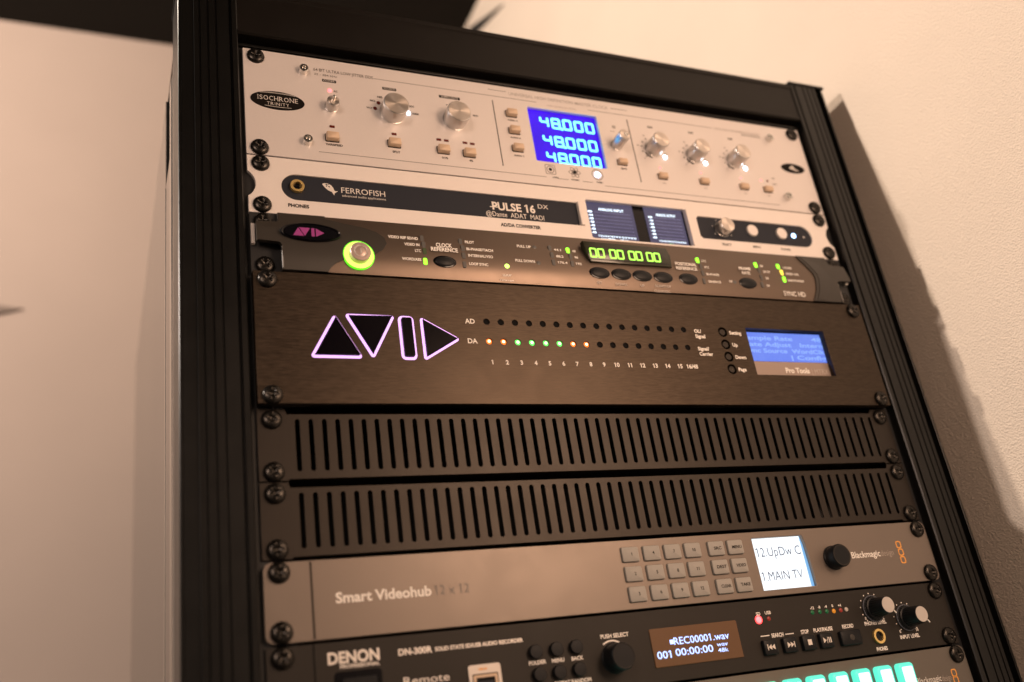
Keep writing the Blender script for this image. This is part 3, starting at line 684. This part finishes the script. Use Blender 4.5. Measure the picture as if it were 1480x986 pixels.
col(((333.1, -147.5), (333.9, -153.5), (333.5, -159.7), (332.6, -166.6)), ('led_green', 'ledoff', 'ledoff', 'ledoff'))
col(((387.9, -147.8), (388.9, -153.4), (388.4, -159.9), (387.1, -166.4)), ('led_green', 'ledoff', 'ledoff', 'ledoff'))
col(((410.0, -147.7), (410.8, -153.6), (410.5, -160.2)), ('led_green', 'led_ye', 'led_green'))
for s_, a, b in (('VIDEO REF SD/HD', (88.4, -148.1), (109.1, -148.4)), ('VIDEO IN', (98.7, -153.5), (109.2, -154.0)), ('LTC', (105.4, -158.5), (109.6, -158.8)), ('WORD/AES', (95.6, -165.4), (108.9, -165.9)),
                 ('PILOT', (142.8, -147.7), (149.6, -148.0)), ('BI-PHASE/TACH', (142.7, -153.7), (162.3, -154.4)), ('INTERNAL/VSO', (143.0, -159.1), (161.2, -159.9)), ('LOOP SYNC', (142.7, -165.6), (156.6, -166.7)),
                 ('PULL UP', (181.8, -147.7), (192.5, -148.1)), ('PULL DOWN', (177.7, -160.6), (192.7, -161.2)), ('LOOP', (166.7, -172.6), (173.1, -172.9)), ('MASTER', (164.3, -176.0), (174.7, -176.2))):
    T(r, s_, a, b, 2.0, 'whiteprint', yS((a[1] + b[1]) / 2) - .1, bold=.035)
for s_, a, b in (('CLOCK', (120.5, -153.4), (132.0, -153.9)), ('REFERENCE', (116.6, -156.9), (135.8, -157.2))): T(r, s_, a, b, 2.9, 'whiteprint', -11.1, bold=.035)
for s_, a, b in (('POSITIONAL', (310.1, -153.9), (329.2, -154.6)), ('REFERENCE', (310.1, -157.7), (328.8, -158.2)), ('FRAME', (368.5, -154.0), (379.6, -154.5)), ('RATE', (370.4, -157.9), (378.1, -158.3))): T(r, s_, a, b, 2.5, 'whiteprint', -11.1, bold=.03)
T(r, 'SYNC HD', (405.8, -174.6), (427.2, -175.3), 4.2, 'whiteprint', -11.1, bold=.01)
for s_, c in (('44.1', (210.5, -147.5)), ('88.2', (210.8, -153.6)), ('176.4', (211.1, -159.0)), ('48', (225.1, -147.6)), ('96', (225.4, -153.4)), ('192', (225.4, -159.1)), ('LTC', (336.6, -147.5)), ('MTC', (336.9, -153.7)),
              ('BI-PHASE', (336.5, -160.2)), ('GENERATE', (336.3, -166.7)), ('30', (391.9, -148.1)), ('29.97', (392.2, -153.9)), ('25', (392.2, -160.1)), ('24', (391.0, -166.9)),
              ('LOCKED', (414.7, -148.1)), ('SPEED CAL', (414.5, -154.3)), ('REMOTE MODE', (413.9, -160.8)), ('DF', (356.1, -165.3))):
    TC(r, s_, c, 1.75, 'whiteprint', yS(c[1]) - .12, ha='l', w_=len(s_) * 1.45)
def obtn(c, a, b):
    o = add('push_button', prism(ell(0, 0, a, b, 36), 2, -.3, .2, 40), 'gloss', r, (c[0], -11, c[1]))
    add('button_dome', lathe([(1, 0), (.9, .5), (.6, .9), (.2, 1.05), (.01, 1.1)], 32), 'black', o, (c[0], -11.3, c[1])).scale = (a * .82, .9, b * .80)
obtn((125.4, -164.9), 8.2, 4.5)
for c in ((242.9, -165.5), (260.9, -165.5), (278.6, -165.6), (296.5, -165.7), (318.7, -165.6), (373.6, -165.8)): obtn(c, 8.4, 4.7)
for s_, c in (('SET', (241.6, -173.2)), ('DOWN', (259.5, -173.5)), ('UP', (277.2, -173.4)), ('RUN/STOP', (295.1, -173.0)), ('CLEAR/ESC', (293.9, -176.8))): TC(r, s_, c, 2.0, 'paleprint', yS(c[1]) - .12)
led(r, (170.6, -165.1), 1.7, 'led_greenw', -11, .6)
for c in ((195.6, -146.7), (195.4, -160.7), (361.2, -165.7)): led(r, c, 1.6, 'ledoff', yS(c[1]), .4)
wn = [(233.0, -140.1), (304.4, -140.6), (306.7, -147.9), (305.9, -157.2), (236.9, -157.4), (234.9, -153.3)]
dw = add('display_window', prism(inset(wn, .2), -8, -12.4, .5, 30), 'gwin', r)
wz = ((238.1, -149.9)[1] + (296.9, -149.8)[1]) / 2
G0 = digit_mesh('0', 4.6, 6.8, 1.25)
gx = [(240.2, -150.0)[0], (246.6, -150.1)[0], (256.4, -149.9)[0], (262.8, -150.0)[0], (272.4, -149.9)[0], (278.6, -150.0)[0], (287.8, -149.9)[0], (294.1, -150.0)[0]]
for x in gx: add('digit', G0, 'gdigit', dw, (x, -12.45, wz))
add('window_line', box(gx[0] - 5, gx[-1] + 9, -12.4, -12.52, wz - 5.6, wz - 5.0), 'black', dw)

# ================================================================== 4 audio interface (2U)
r = thing('audio_interface_unit', 'dark brushed two unit audio interface with glowing violet outlined emblem and blue text screen', 'audio interface', (241, 0, -266))
Y = -8.5
ZT, ZB = -178.3, -265.6
def loop(c, s_, pts): return pts
A_ = [(48.6, -205.7), (31.8, -236.1), (64.9, -235.8)]; V_ = [(54.7, -205.7), (87.7, -205.4), (71.0, -236.6)]
I_ = [(89.3, -205.9), (99.6, -206.2), (99.1, -236.1), (88.7, -236.1)]; D_ = [(104.0, -205.4), (130.4, -220.7), (103.2, -236.8)]
def roundpoly(p, rad, n=5):
    if area2(p) < 0: p = p[::-1]
    out = []; N = len(p)
    for i in range(N):
        a, c, d = Vector(p[i - 1]), Vector(p[i]), Vector(p[(i + 1) % N])
        u = (a - c).normalized(); w_ = (d - c).normalized(); half = math.acos(max(-1, min(1, u.dot(w_)))) / 2
        t = rad / math.tan(half); p0 = c + u * t; p1 = c + w_ * t; cen = c + (u + w_).normalized() * (rad / math.sin(half))
        a0 = math.atan2(p0.y - cen.y, p0.x - cen.x); a1 = math.atan2(p1.y - cen.y, p1.x - cen.x)
        dlt = (a1 - a0 + math.pi) % (2 * math.pi) - math.pi
        out += [(cen.x + rad * math.cos(a0 + dlt * k / n), cen.y + rad * math.sin(a0 + dlt * k / n)) for k in range(n + 1)]
    return out
zb_ = (A_[1][1] + A_[2][1]) / 2; zt_ = A_[0][1]; 
A_ = [(A_[0][0], zt_), (A_[1][0], zb_), (A_[2][0], zb_)]
zt2 = (V_[0][1] + V_[1][1]) / 2; V_ = [(V_[0][0], zt2), (V_[1][0], zt2), (V_[2][0], V_[2][1])]
I_ = [(I_[0][0], zt2), (I_[1][0], zt2), (I_[1][0], I_[2][1]), (I_[0][0], I_[2][1])]
D_ = [(D_[0][0], D_[0][1]), D_[1], (D_[0][0], D_[2][1])]
shapes = [roundpoly(A_, 1.6), roundpoly(V_, 1.6), roundpoly(I_, 3.0), roundpoly(D_, 1.5)]
adx0, adz = (150.3, -207.0); adx1, _z = (305.4, -207.3); dax0, daz = (149.7, -221.3); dax1, _z2 = (305.6, -221.5)
adz = (adz + _z) / 2; daz = (daz + _z2) / 2
xs = [adx0 + (adx1 - adx0) * k / 15 for k in range(16)]
holes = [ell(x, z, 2.2, 2.2, 16) for x in xs for z in (adz, daz)]
w0, w1 = (361.6, -203.4), (436.5, -241.6); wx0, wx1, wz0, wz1 = w0[0], w1[0], w0[1], w1[1]
holes += shapes + [[(wx0, wz0), (wx1, wz0), (wx1, wz1), (wx0, wz1)]]
bts = ((339.9, -207.7), (340.0, -217.8), (339.8, -227.7), (339.6, -237.7)); bx = sum(b[0] for b in bts) / 4
holes += [ell(bx, b[1], 3.9, 3.9, 24) for b in bts]
add('faceplate', plate([(.2, ZB), (482.4, ZB), (482.4, ZT), (.2, ZT)], holes, -2.5, Y, .2), 'brushed', r)
add('rear_plate', box(1, 481.6, 0, -2.45, ZB + .4, ZT - .4), 'chassis', r)
chassis(r, 22, 460, ZB + 1, ZT - 1); screws(r, (-184.15, -260.35), Y)
for p in shapes:
    add('emblem_light', prism(inset(p, .05), -4, Y - .05), 'magenta', r)
    add('emblem_island', prism(inset(p, 1.7), Y, Y - 2.1, .15), 'island', r)
ms = ['led_or'] * 2 + ['led_mtx'] * 4 + ['led_or'] * 2
for k, x in enumerate(xs):
    add('indicator_well', lathe([(2.15, 3.4), (1.7, 2.2), (1.2, 1.2), (.1, .9)], 16), 'chassis', r, (x, -4.4, adz))
    if k < 8:
        add('indicator_light', lathe([(2.1, .2), (2.0, 3.2), (1.5, 3.7), (.8, 3.9)], 16), ms[k], r, (x, -4.6, daz))
        led(r, (x - .1, daz), 1.0, 'led_orw' if ms[k] == 'led_or' else 'led_mtxw', -8.4, .4, 'light_core')
    else: add('indicator_well', lathe([(2.15, 3.4), (1.7, 2.2), (1.2, 1.2), (.1, .9)], 16), 'chassis', r, (x, -4.4, daz))
nz = ((149.7, -236.4)[1] + (301.5, -236.5)[1]) / 2 + .1
for k, x in enumerate(xs): TC(r, '16/48' if k == 15 else str(k + 1), (x + .2, nz), 3.0, 'whiteprint', Y, bold=.035)
TC(r, 'AD', (138.4, -207.3), 3.4, 'whiteprint', Y, bold=.025); TC(r, 'DA', (138.5, -221.6), 3.4, 'whiteprint', Y, bold=.025)
for s_, c in (('OL/', (314.3, -207.8)), ('Signal', (314.4, -212.0)), ('Signal/', (313.9, -222.0)), ('Carrier', (314.3, -226.1))): TC(r, s_, c, 2.7, 'whiteprint', Y, ha='l', bold=.035)
for b, s_, c in zip(bts, ('Setting', 'Up', 'Down', 'Page'), ((345.5, -208.1), (345.6, -218.0), (345.5, -228.0), (345.4, -237.8))):
    add('push_button', lathe([(2.7, 0), (2.7, 5.2), (2.3, 5.6), (.1, 5.6)], 24), 'vent', r, (bx, -2.6, b[1]))
    TC(r, s_, c, 2.7, 'whiteprint', Y, ha='l', bold=.035)
lx1 = (436.9, -204.0)[0]; lzb = ((365.0, -228.2)[1] + (436.2, -227.9)[1]) / 2
add('screen_frame', box(wx0 - 3, wx1 + 2, -2.5, -2.7, wz1 - 3, wz0 + 3), 'gloss', r)
lz0 = ((365.7, -204.2)[1] + (436.9, -204.2)[1]) / 2
lc = add('display_screen', box(wx0 - 3, (437.8, -213.6)[0], -2.7, -3.2, lzb, lz0), 'lcd', r)
cw = (437.8, -213.6)[0] - wx0
for k, s_ in enumerate(('Sample Rate       48', 'Rate Adjust   Intern', 'Sync Source  WordClk', '|             | Config')):
    me, wd = text_mesh(s_, 3.4, cw * 1.0, .02); add('lettering', me, 'lcdtext', lc, (wx0 - 1.0, -3.32, lz0 - 6.2 - 5.3 * k))
st_ = add('name_strip', box(wx0 - 3, (436.7, -234.4)[0], -2.7, -3.4, wz1 - 3, lzb - .5), 'strip', r)
T(st_, 'Pro Tools', (393.4, -236.9), (416.2, -238.2), 4.2, 'whiteprint', -3.4, bold=.035); T(st_, '| MTRX', (418.5, -237.6), (434.5, -238.5), 4.2, 'paleprint', -3.4, bold=.0)

# ================================================================== 5, 6 vent panels (1U each)
slotg = [rr(23.4 + 8.0 * i, -.4, 2.7, 31.6, 1.3, 3) for i in range(56)]
vm = plate([(.3, -21.9), (16.5, -21.9), (17.5, -20.9), (465.1, -20.9), (466.1, -21.9), (482.3, -21.9), (482.3, 21.9), (466.1, 21.9), (465.1, 18.7), (17.5, 18.7), (16.5, 21.9), (.3, 21.9)], slotg, 1.2, 0, .25)
first = None
def vent_unit(zc, label):
    r = thing('vent_panel', label, 'vent panel', (241, 0, zc - 22), 'slotted vent panels')
    add('slotted_plate', vm, 'vent', r, (0, -1.5, zc + .6))
    add('folded_edge', box(18, 464.6, -.2, 14, zc + 18.0, zc + 19.2), 'vent', r); add('folded_edge', box(18, 464.6, -.2, 14, zc - 20.2, zc - 19.2), 'vent', r)
    screws(r, (zc + 15.9, zc - 15.9), -1.5)
    return r
va = vent_unit(-288.9, 'upper of the two dark slotted vent panels, directly below the audio interface')
vb = vent_unit(-333.4, 'lower of the two dark slotted vent panels, directly above the grey video router')
# a fan tray with blue lights seen through the slots
ft = thing('internal_shelf', 'black shelf with tiny blue lights behind the slots of the upper vent panel', 'shelf', (241, 150, -350))
add('shelf_back', box(14, 468, 90, 96, -353, -240), 'chassis', ft); add('shelf_plate', box(14, 468, 16, 90, -354.5, -353), 'chassis', ft)
for px_, pz_ in ((62, -255), (70, -256), (105, -257), (112, -257), (119, -256), (126, -256), (118, -262), (112, -263)):
    add('status_light', lathe([(1.3, 0), (1.0, .6), (.1, .8)], 10), 'blueglint', ft, (px_ + 22, 89.5, pz_ + 9))

# ================================================================== 7 video router (1U)
r = thing('video_router_unit', 'grey one unit video router with square key grid, white text screen and black knob', 'video router', (241, 0, -399))
Y = -3.0
ZT, ZB = -356.2, -399.3
d0, d1 = (324.1, -360.5), (369.0, -394.7); hx0, hx1 = d0[0], d1[0] ; hz0, hz1 = (324.1, -360.5)[1], (323.2, -395.4)[1]
hp = [(hx0, hz0), (hx0, hz1), (hx1, hz1)] + [(hx1 - .9 * (k / 6) ** 2 * 1.5, hz1 + (hz0 - hz1) * k / 6) for k in range(1, 6)] + [(hx1 - 2.2, hz0)]
hout = rr(241.3, (ZT + ZB) / 2, 482.2, ZT - ZB, 4.5, 5)
add('faceplate', plate(hout, [hp], 0, Y, .3), 'hub', r); chassis(r, 24, 458, ZB + 1, ZT - 1); screws(r, (-361.95, -393.7), Y)
# shading of the scoop between ear and front, painted as a dark strip
gv = []; gf = []
for i in range(9):
    for z in (ZT - .5, ZB + .5):
        x = 25.2 + 3.2 * i / 8; gv.append((x, Y - .06 - 1.0 * math.sin(math.pi * i / 16), z))
for i in range(8): gf.append((2 * i, 2 * i + 1, 2 * i + 3, 2 * i + 2))
add('front_step', plate([(27.0, ZB + .6), (459, ZB + .6), (459, ZT - .6), (27.0, ZT - .6)], [inset(hp, -.6)], Y + .6, Y - .02, .02), 'hub', r)
add('groove_shade', box(25.3, 26.5, Y - .15, Y + .3, ZB + .8, ZT - .8), 'vent', r)
T(r, 'Smart Videohub', (38.6, -380.2), (93.8, -380.9), 5.6, 'whiteprint', Y - .02, bold=.03); T(r, '12 x 12', (96.7, -380.4), (117.1, -380.6), 5.4, 'dimprint', Y - .02, bold=-.002)
keys = [[(227.4, -366.1), (243.6, -365.6), (259.2, -365.3), (274.8, -365.5), (293.6, -365.7), (308.5, -365.9)], [(227.8, -378.0), (243.7, -377.7), (259.4, -377.7), (275.0, -377.9), (293.1, -378.1), (308.7, -378.1)], [(227.3, -390.4), (243.0, -390.3), (258.7, -390.3), (274.0, -390.4), (292.6, -390.6), (308.4, -390.5)]]
kx = [sum(keys[j][i][0] for j in range(3)) / 3 for i in range(6)]; kz = [sum(keys[j][i][1] for i in range(6)) / 6 for j in range(3)]
txt = [['1', '4', '7', '10', 'SRC', 'MENU'], ['2', '5', '8', '11', 'DEST', 'VIDEO'], ['3', '6', '9', '12', 'CLEAR', 'TAKE']]
km = prism(rr(0, 0, 12.3, 9.3, 1.1), .5, -1.7, .45, 40)
for j in range(3):
    for i in range(6):
        flat(r, 'key_slot', rr(kx[i], kz[j], 12.9, 9.9, 1.2), 'capdark', Y - .02, t=.06)
        b = add('key', km, 'greykey', r, (kx[i], Y - .02, kz[j]))
        me, wd = text_mesh(txt[j][i], 2.0, None if i < 4 else min(7.6, 2.0 * len(txt[j][i])), .012); add('lettering', me, 'blackprint', b, (kx[i] - wd / 2 + .8, Y - 1.86, kz[j] - .9))
sc = add('display_screen', box(hx0 - 3, hx1 - 2.0, .5, 1.0, hz1 - 3, hz0 + 3), 'white', r)
add('screen_edge', box(hx1 - 2.0, hx1 + 2, .4, 1.0, hz1 - 3, hz0 + 3), 'whiteedge', r)
me, wd = text_mesh('12.UpDw C', 6.2, (365.4, -370.9)[0] - (328.8, -371.5)[0], -.008); add('lettering', me, 'whitetext', sc, ((328.8, -371.5)[0], .35, ((328.7, -372.9)[1] + (364.3, -372.5)[1]) / 2))
me, wd = text_mesh('1.MAIN TV', 6.2, (362.2, -387.9)[0] - (329.0, -388.8)[0], -.008); add('lettering', me, 'whitetext', sc, ((329.0, -388.8)[0], .35, ((328.9, -389.2)[1] + (361.3, -388.7)[1]) / 2))
c = (389.0, -377.8)
kb = add('rotary_knob', lathe([(8.4, 0), (8.4, 1.2), (7.9, 1.6), (7.9, 8.6), (7.4, 9.4)], 48), 'black', r, (c[0], Y, c[1])); add('knob_face', lathe([(7.3, -.3), (7.2, .12), (6.4, .0), (.1, -.2)], 40), 'recorder', kb, (c[0], Y - 9.4, c[1]))
T(r, 'Blackmagic', (405.8, -379.1), (432.4, -379.2), 4.4, 'whiteprint', Y - .02, bold=.016); T(r, 'design', (433.0, -379.3), (445.0, -379.0), 4.2, 'paleprint', Y - .02, bold=-.012)
for c in ((452.0, -372.0), (452.3, -377.5), (452.2, -383.0)):
    add('emblem', plate(rr(0, 0, 4.9, 5.2, 1.5), [rr(0, 0, 3.3, 3.6, .9)], .02, -.1, .01), 'orangeprint', r, (c[0], Y - .02, c[1]))

# ================================================================== 8 audio recorder (1U)
r = thing('audio_recorder_unit', 'charcoal solid state audio recorder with amber text screen and transport keys', 'audio recorder', (241, 0, -444))
Y = -2.5
ZT, ZB = -400.7, -443.7
a0, a1, a2, a3 = (230.9, -411.9), (296.7, -412.0), (295.7, -434.8), (230.7, -435.0)
ax0 = (a0[0] + a3[0]) / 2; ax1 = (a1[0] + a2[0]) / 2; az0 = (a0[1] + a1[1]) / 2; az1 = (a2[1] + a3[1]) / 2
add('faceplate', plate([(.3, ZB), (482.3, ZB), (482.3, ZT), (.3, ZT)], [], 0, -1.5, .2), 'recorder', r)
add('front_panel', plate([(25.4, ZB + .1), (464.5, ZB + .1), (464.5, ZT - .1), (25.4, ZT - .1)], [], -1.5, Y, .25), 'recorder', r)
chassis(r, 24, 458, ZB + 1, ZT - 1); screws(r, (-406.4, -438.15), -1.5)
T(r, 'DENON', (32.2, -412.1), (60.6, -412.2), 5.9, 'silverprint', Y, bold=.035); T(r, 'PROFESSIONAL', (38.6, -414.8), (60.3, -414.9), 1.8, 'silverprint', Y, bold=.03)
T(r, 'DN-300R', (71.2, -411.6), (90.8, -411.2), 3.3, 'silverprint', Y, bold=.035); T(r, 'SOLID STATE SD/USB AUDIO RECORDER', (92.4, -411.3), (146.3, -410.9), 2.1, 'silverprint', Y, bold=.035)
T(r, 'Remote', (72.7, -427.2), (99.1, -427.2), 4.2, 'silverprint', Y, bold=.0)
c = (48.2, -427.6)
add('power_switch', prism(rr(0, 0, 26, 22, 2), 0, -.8, .4), 'gloss', r, (c[0], Y, c[1])); add('switch_rocker', prism(rr(0, 0, 19, 15, 1.5), 0, -2.5, .6), 'black', r, (c[0], Y - .8, c[1]))
u0, u1 = (110.2, -420.6), (129.9, -421.2)
ux0, ux1, uz0 = u0[0], u1[0], (u0[1] + u1[1]) / 2
uo = add('port_frame', plate(rr((ux0 + ux1) / 2, uz0 - 13, ux1 - ux0, 26, 1.6), [rr((ux0 + ux1) / 2, uz0 - 14.6, ux1 - ux0 - 4.2, 19, .4)], Y, Y - .9, .15), 'label', r)
add('usb_port', plate(rr((ux0 + ux1) / 2, uz0 - 14.6, ux1 - ux0 - 5.2, 18, .4), [rr((ux0 + ux1) / 2, uz0 - 14.6, ux1 - ux0 - 8.4, 14.8, .3)], Y, Y - 1.2, .15), 'button', r)
add('port_opening', box(ux0 + 2, ux1 - 2, Y - .1, Y + .1, uz0 - 24, uz0 - 5), 'gloss', r)
add('port_tongue', box(ux0 + 5.2, ux1 - 5.2, Y - .9, Y, uz0 - 20, uz0 - 9), mm_ and 'inset', r)
for s_, c in (('USB SD', (119.0, -423.4)),): TC(uo, s_, c, 1.2, 'orangeprint', Y - .9)
for c in ((152.5, -417.7), (166.0, -417.5), (179.0, -417.4), (153.0, -430.2), (165.8, -430.3), (178.8, -430.1)):
    add('round_button', lathe([(4.1, 0), (4.1, 2.6), (3.7, 3.1), (.1, 3.2)], 28), 'black', r, (c[0], Y, c[1]))
for s_, c in (('FOLDER', (153.5, -423.4)), ('MENU', (166.7, -423.5)), ('BACK', (179.4, -423.6)), ('REPEAT', (167.3, -436.2)), ('RANDOM', (179.7, -436.2))): TC(r, s_, c, 2.1, 'whiteprint', Y, bold=.035)
c = (203.8, -426.4)
kb = add('select_knob', lathe([(8.8, 0), (8.8, 1.0), (8.3, 1.4), (8.0, 11.0), (7.4, 12.4)], 48), 'black', r, (c[0], Y, c[1])); add('knob_face', lathe([(7.2, -.3), (7.1, .15), (6.0, -.3), (.1, -.7)], 40), 'recorder', kb, (c[0], Y - 12.4, c[1]))
TC(r, 'PUSH SELECT', (206.7, -413.2), 2.3, 'whiteprint', Y, bold=.035)
flat(r, 'turn_arrow', poly_line([(c[0] + 10.4 * math.cos(math.radians(q)), c[1] + 10.4 * math.sin(math.radians(q))) for q in range(58, 128, 6)], .9), 'whiteprint', Y)
aw = add('display_window', prism(rr((ax0 + ax1) / 2, (az0 + az1) / 2, ax1 - ax0, az0 - az1, .8), Y + .5, Y - .7, .35), 'amber', r)
YO = Y - .72
for s_, a, b, h_ in (('REC00001.wav', (246.8, -423.5), (288.0, -421.9), 4.3), ('001', (233.2, -430.1), (243.2, -429.7), 4.3), ('00:00:00', (246.5, -429.6), (274.3, -429.1), 4.3), ('wav', (277.6, -426.9), (285.9, -426.4), 2.5), ('48k', (277.7, -430.2), (285.4, -430.2), 2.4)):
    T(aw, s_, a, b, h_, 'oled', YO, bold=.004)
flat(aw, 'stop_symbol', rr((245.3, -420.8)[0], (245.3, -420.8)[1], 2.6, 2.6, .2, 1), 'oled', YO)
led(r, (314.4, -413.3), 2.0, 'led_pink', Y, .9); ring(r, 'light_rim', (314.4, -413.3)[0], (314.4, -413.3)[1], 2.7, 2.0, Y + .1, Y - .35, 'led_red'); led(r, (322.6, -413.3), 1.4, 'led_dimred', Y, .6)
TC(r, 'SD', (315.1, -409.6), 2.0, 'whiteprint', Y); TC(r, 'USB', (322.9, -409.5), 2.0, 'whiteprint', Y)
for c, m_, s_, lc in zip(((359.2, -412.4), (365.5, -412.5), (371.4, -412.7), (377.4, -413.0), (383.5, -412.9), (388.4, -412.8)), ('led_dimg', 'led_dimg', 'led_dimg', 'led_dimor', 'led_dimred', 'led_dimw'),
                         ('-12', '-8', '-4', '0', '+4', ''), ((359.8, -409.6), (365.8, -409.5), (371.5, -409.5), (377.3, -409.5), (383.5, -409.7), None)):
    led(r, c, 1.5, m_, Y, .7)
    if s_: TC(r, s_, lc, 1.8, 'whiteprint', Y)
for a, b in (((312.8, -423.7), (319.9, -423.6)), ((332.7, -424.2), (339.6, -424.1))): line(r, a, (b[0], a[1]), .6, 'whiteprint', Y)
for s_, c in (('SEARCH', (326.3, -424.0)), ('STOP', (348.8, -424.0)), ('PLAY/PAUSE', (364.2, -423.9)), ('RECORD', (385.7, -423.7)), ('PHONES LEVEL', (410.4, -423.6)), ('INPUT LEVEL', (437.5, -435.1)), ('PHONES', (409.8, -440.8))): TC(r, s_, c, 2.4, 'whiteprint', Y, w_=len(s_) * 1.62, bold=.035)
tk = ((317.1, -431.7), (333.0, -431.1), (348.5, -430.9), (363.1, -430.8)); tz = sum(c[1] for c in tk) / 4
km2 = prism(rr(0, 0, 10.6, 9.4, .8), .5, -3.0, .6, 40)
sym = [[[(-2.8, -1.6), (-2.2, -1.6), (-2.2, 1.6), (-2.8, 1.6)], [(-2.1, 0), (.2, 1.6), (.2, -1.6)], [(.2, 0), (2.6, 1.6), (2.6, -1.6)]],
       [[(-2.6, 1.6), (-.2, 0), (-2.6, -1.6)], [(-.2, 1.6), (2.1, 0), (-.2, -1.6)], [(2.2, -1.6), (2.8, -1.6), (2.8, 1.6), (2.2, 1.6)]],
       [[(-1.5, -1.6), (1.5, -1.6), (1.5, 1.6), (-1.5, 1.6)]],
       [[(-3.0, 1.6), (-.6, 0), (-3.0, -1.6)], [(-.5, -1.8), (-.1, -1.8), (.6, 1.8), (.2, 1.8)], [(1.0, -1.6), (1.7, -1.6), (1.7, 1.6), (1.0, 1.6)], [(2.3, -1.6), (3.0, -1.6), (3.0, 1.6), (2.3, 1.6)]]]
for c, ss in zip(tk, sym):
    b = add('transport_key', km2, 'black', r, (c[0], Y, tz))
    v = []; f = []
    for p in ss: i0 = len(v); v += [(x * 1.1, 0, z * 1.1) for x, z in p]; f.append(tuple(range(i0, i0 + len(p))))
    add('key_symbol', mesh(v, f), 'keyprint', b, (c[0], Y - 3.1, tz))
c = (384.1, -431.3); b = add('record_key', prism(rr(0, 0, 17.5, 9.6, 1.2), .5, -3.0, .7, 40), 'black', r, (c[0], Y, c[1])); led(b, (c[0] + .4, c[1]), 2.0, 'capdark', Y - 3.0, .25, 'key_lamp')
def lknob(c, za, zc):
    k = add('level_knob', lathe([(8.6, 0), (8.6, 1.6), (8.0, 2.0), (7.7, 3.2), (6.7, 3.6), (5.9, 14.6), (5.5, 15.2)], 48, .05, 5.6), 'black', r, (c[0], Y, c[1]))
    add('knob_ring', plate(ell(0, 0, 9.0, 9.0, 36), [ell(0, 0, 8.3, 8.3, 36)], 0, -.6, .1), 'capring', k, (c[0], Y - .6, c[1]))
    add('knob_cap', lathe([(5.2, -.2), (5.2, .2), (.1, .25)], 36), 'label', k, (c[0], Y - 15.2, c[1]))
    add('pointer', box(-.35, .35, -.35, .1, -2.2, 0), 'whiteprint', k, (c[0] + 3.6, Y - 15.3, c[1] - 4.2)).rotation_euler = (0, math.radians(-38), 0)
    for q in range(11):
        a = math.radians(225 - 27 * q); add('scale_dot', prism(ell(0, 0, .45, .45, 8), 0, -.06), 'whiteprint', r, (c[0] + 10.4 * math.cos(a), Y, c[1] + 10.4 * math.sin(a)))
    TC(r, '0', za, 1.8, 'whiteprint', Y); TC(r, '10', zc, 1.8, 'whiteprint', Y)
lknob((411.5, -414.3), (403.0, -420.1), (418.0, -420.0)); lknob((438.7, -422.8), (430.0, -431.4), (445.8, -431.4))
c = (409.4, -432.7); ring(r, 'headphone_socket', c[0], c[1], 4.9, 3.3, Y + .2, Y - 1.8, 'gold'); add('socket_hole', prism(ell(0, 0, 3.4, 3.4, 24), 0, -.2), 'gloss', r, (c[0], Y, c[1]))

# ================================================================== 9 control panel at the bottom edge (1U)
r = thing('video_control_panel', 'bronze grey control panel with a row of glowing teal keys, lowest unit in view', 'control panel', (241, 0, -489))
Y = -3.0
ZT, ZB = -445.2, -488.4
add('faceplate', plate(rr(241.3, (ZT + ZB) / 2, 482.2, ZT - ZB, 4.5, 5), [], 0, Y, .3), 'hub2', r); chassis(r, 24, 458, ZB + 1, ZT - 1); screws(r, (-450.85, -482.6), Y)
t1, t2 = (421.8, -459.4), (326.6, -460.5)
pitch = (t1[0] - t2[0]) / 5; tzc = (t1[1])
kmt = prism(rr(0, 0, 13.6, 15.6, 2.6), .5, -4.2, 1.3, 40); kmw = prism(rr(0, 0, 9.4, 11.2, 1.0), .3, -.2, .1)
for k in range(14):
    x = t1[0] - k * pitch
    b = add('lit_key', kmt, 'teal' if k != 5 else 'palekey', r, (x, Y, tzc)); add('key_cap', kmw, 'tealw', b, (x + .3, Y - 4.2, tzc - .4))
T(r, 'Blackmagic', (431.0, -466.2), (453.7, -466.9), 4.2, 'whiteprint', Y, bold=-.004); T(r, 'design', (454.4, -467.0), (462.8, -467.0), 4.0, 'paleprint', Y, bold=-.01)
for c in ((466.6, -462.6), (466.6, -467.4), (466.3, -472.4)):
    add('emblem', plate(rr(0, 0, 4.9, 5.2, 1.5), [rr(0, 0, 3.3, 3.6, .9)], .02, -.1, .01), 'orangeprint', r, (c[0], Y, c[1]))

# blank panels filling the rack below the frame
for k in range(3):
    z = -489.0 - 133.4 * k
    b = thing('blank_panel', ('plain black three unit filler panel', 'second plain black filler panel', 'lowest plain black filler panel')[k] + (' just below the teal keyed panel', ' down in the rack', ' near the floor')[k], 'filler panel', (241, 0, z - 133), 'plain filler panels')
    add('faceplate', plate([(.3, z - 133.1), (482.3, z - 133.1), (482.3, z - .3), (.3, z - .3)], [], 0, -2, .25), 'vent', b); screws(b, (z - 6.3, z - 127), -2)
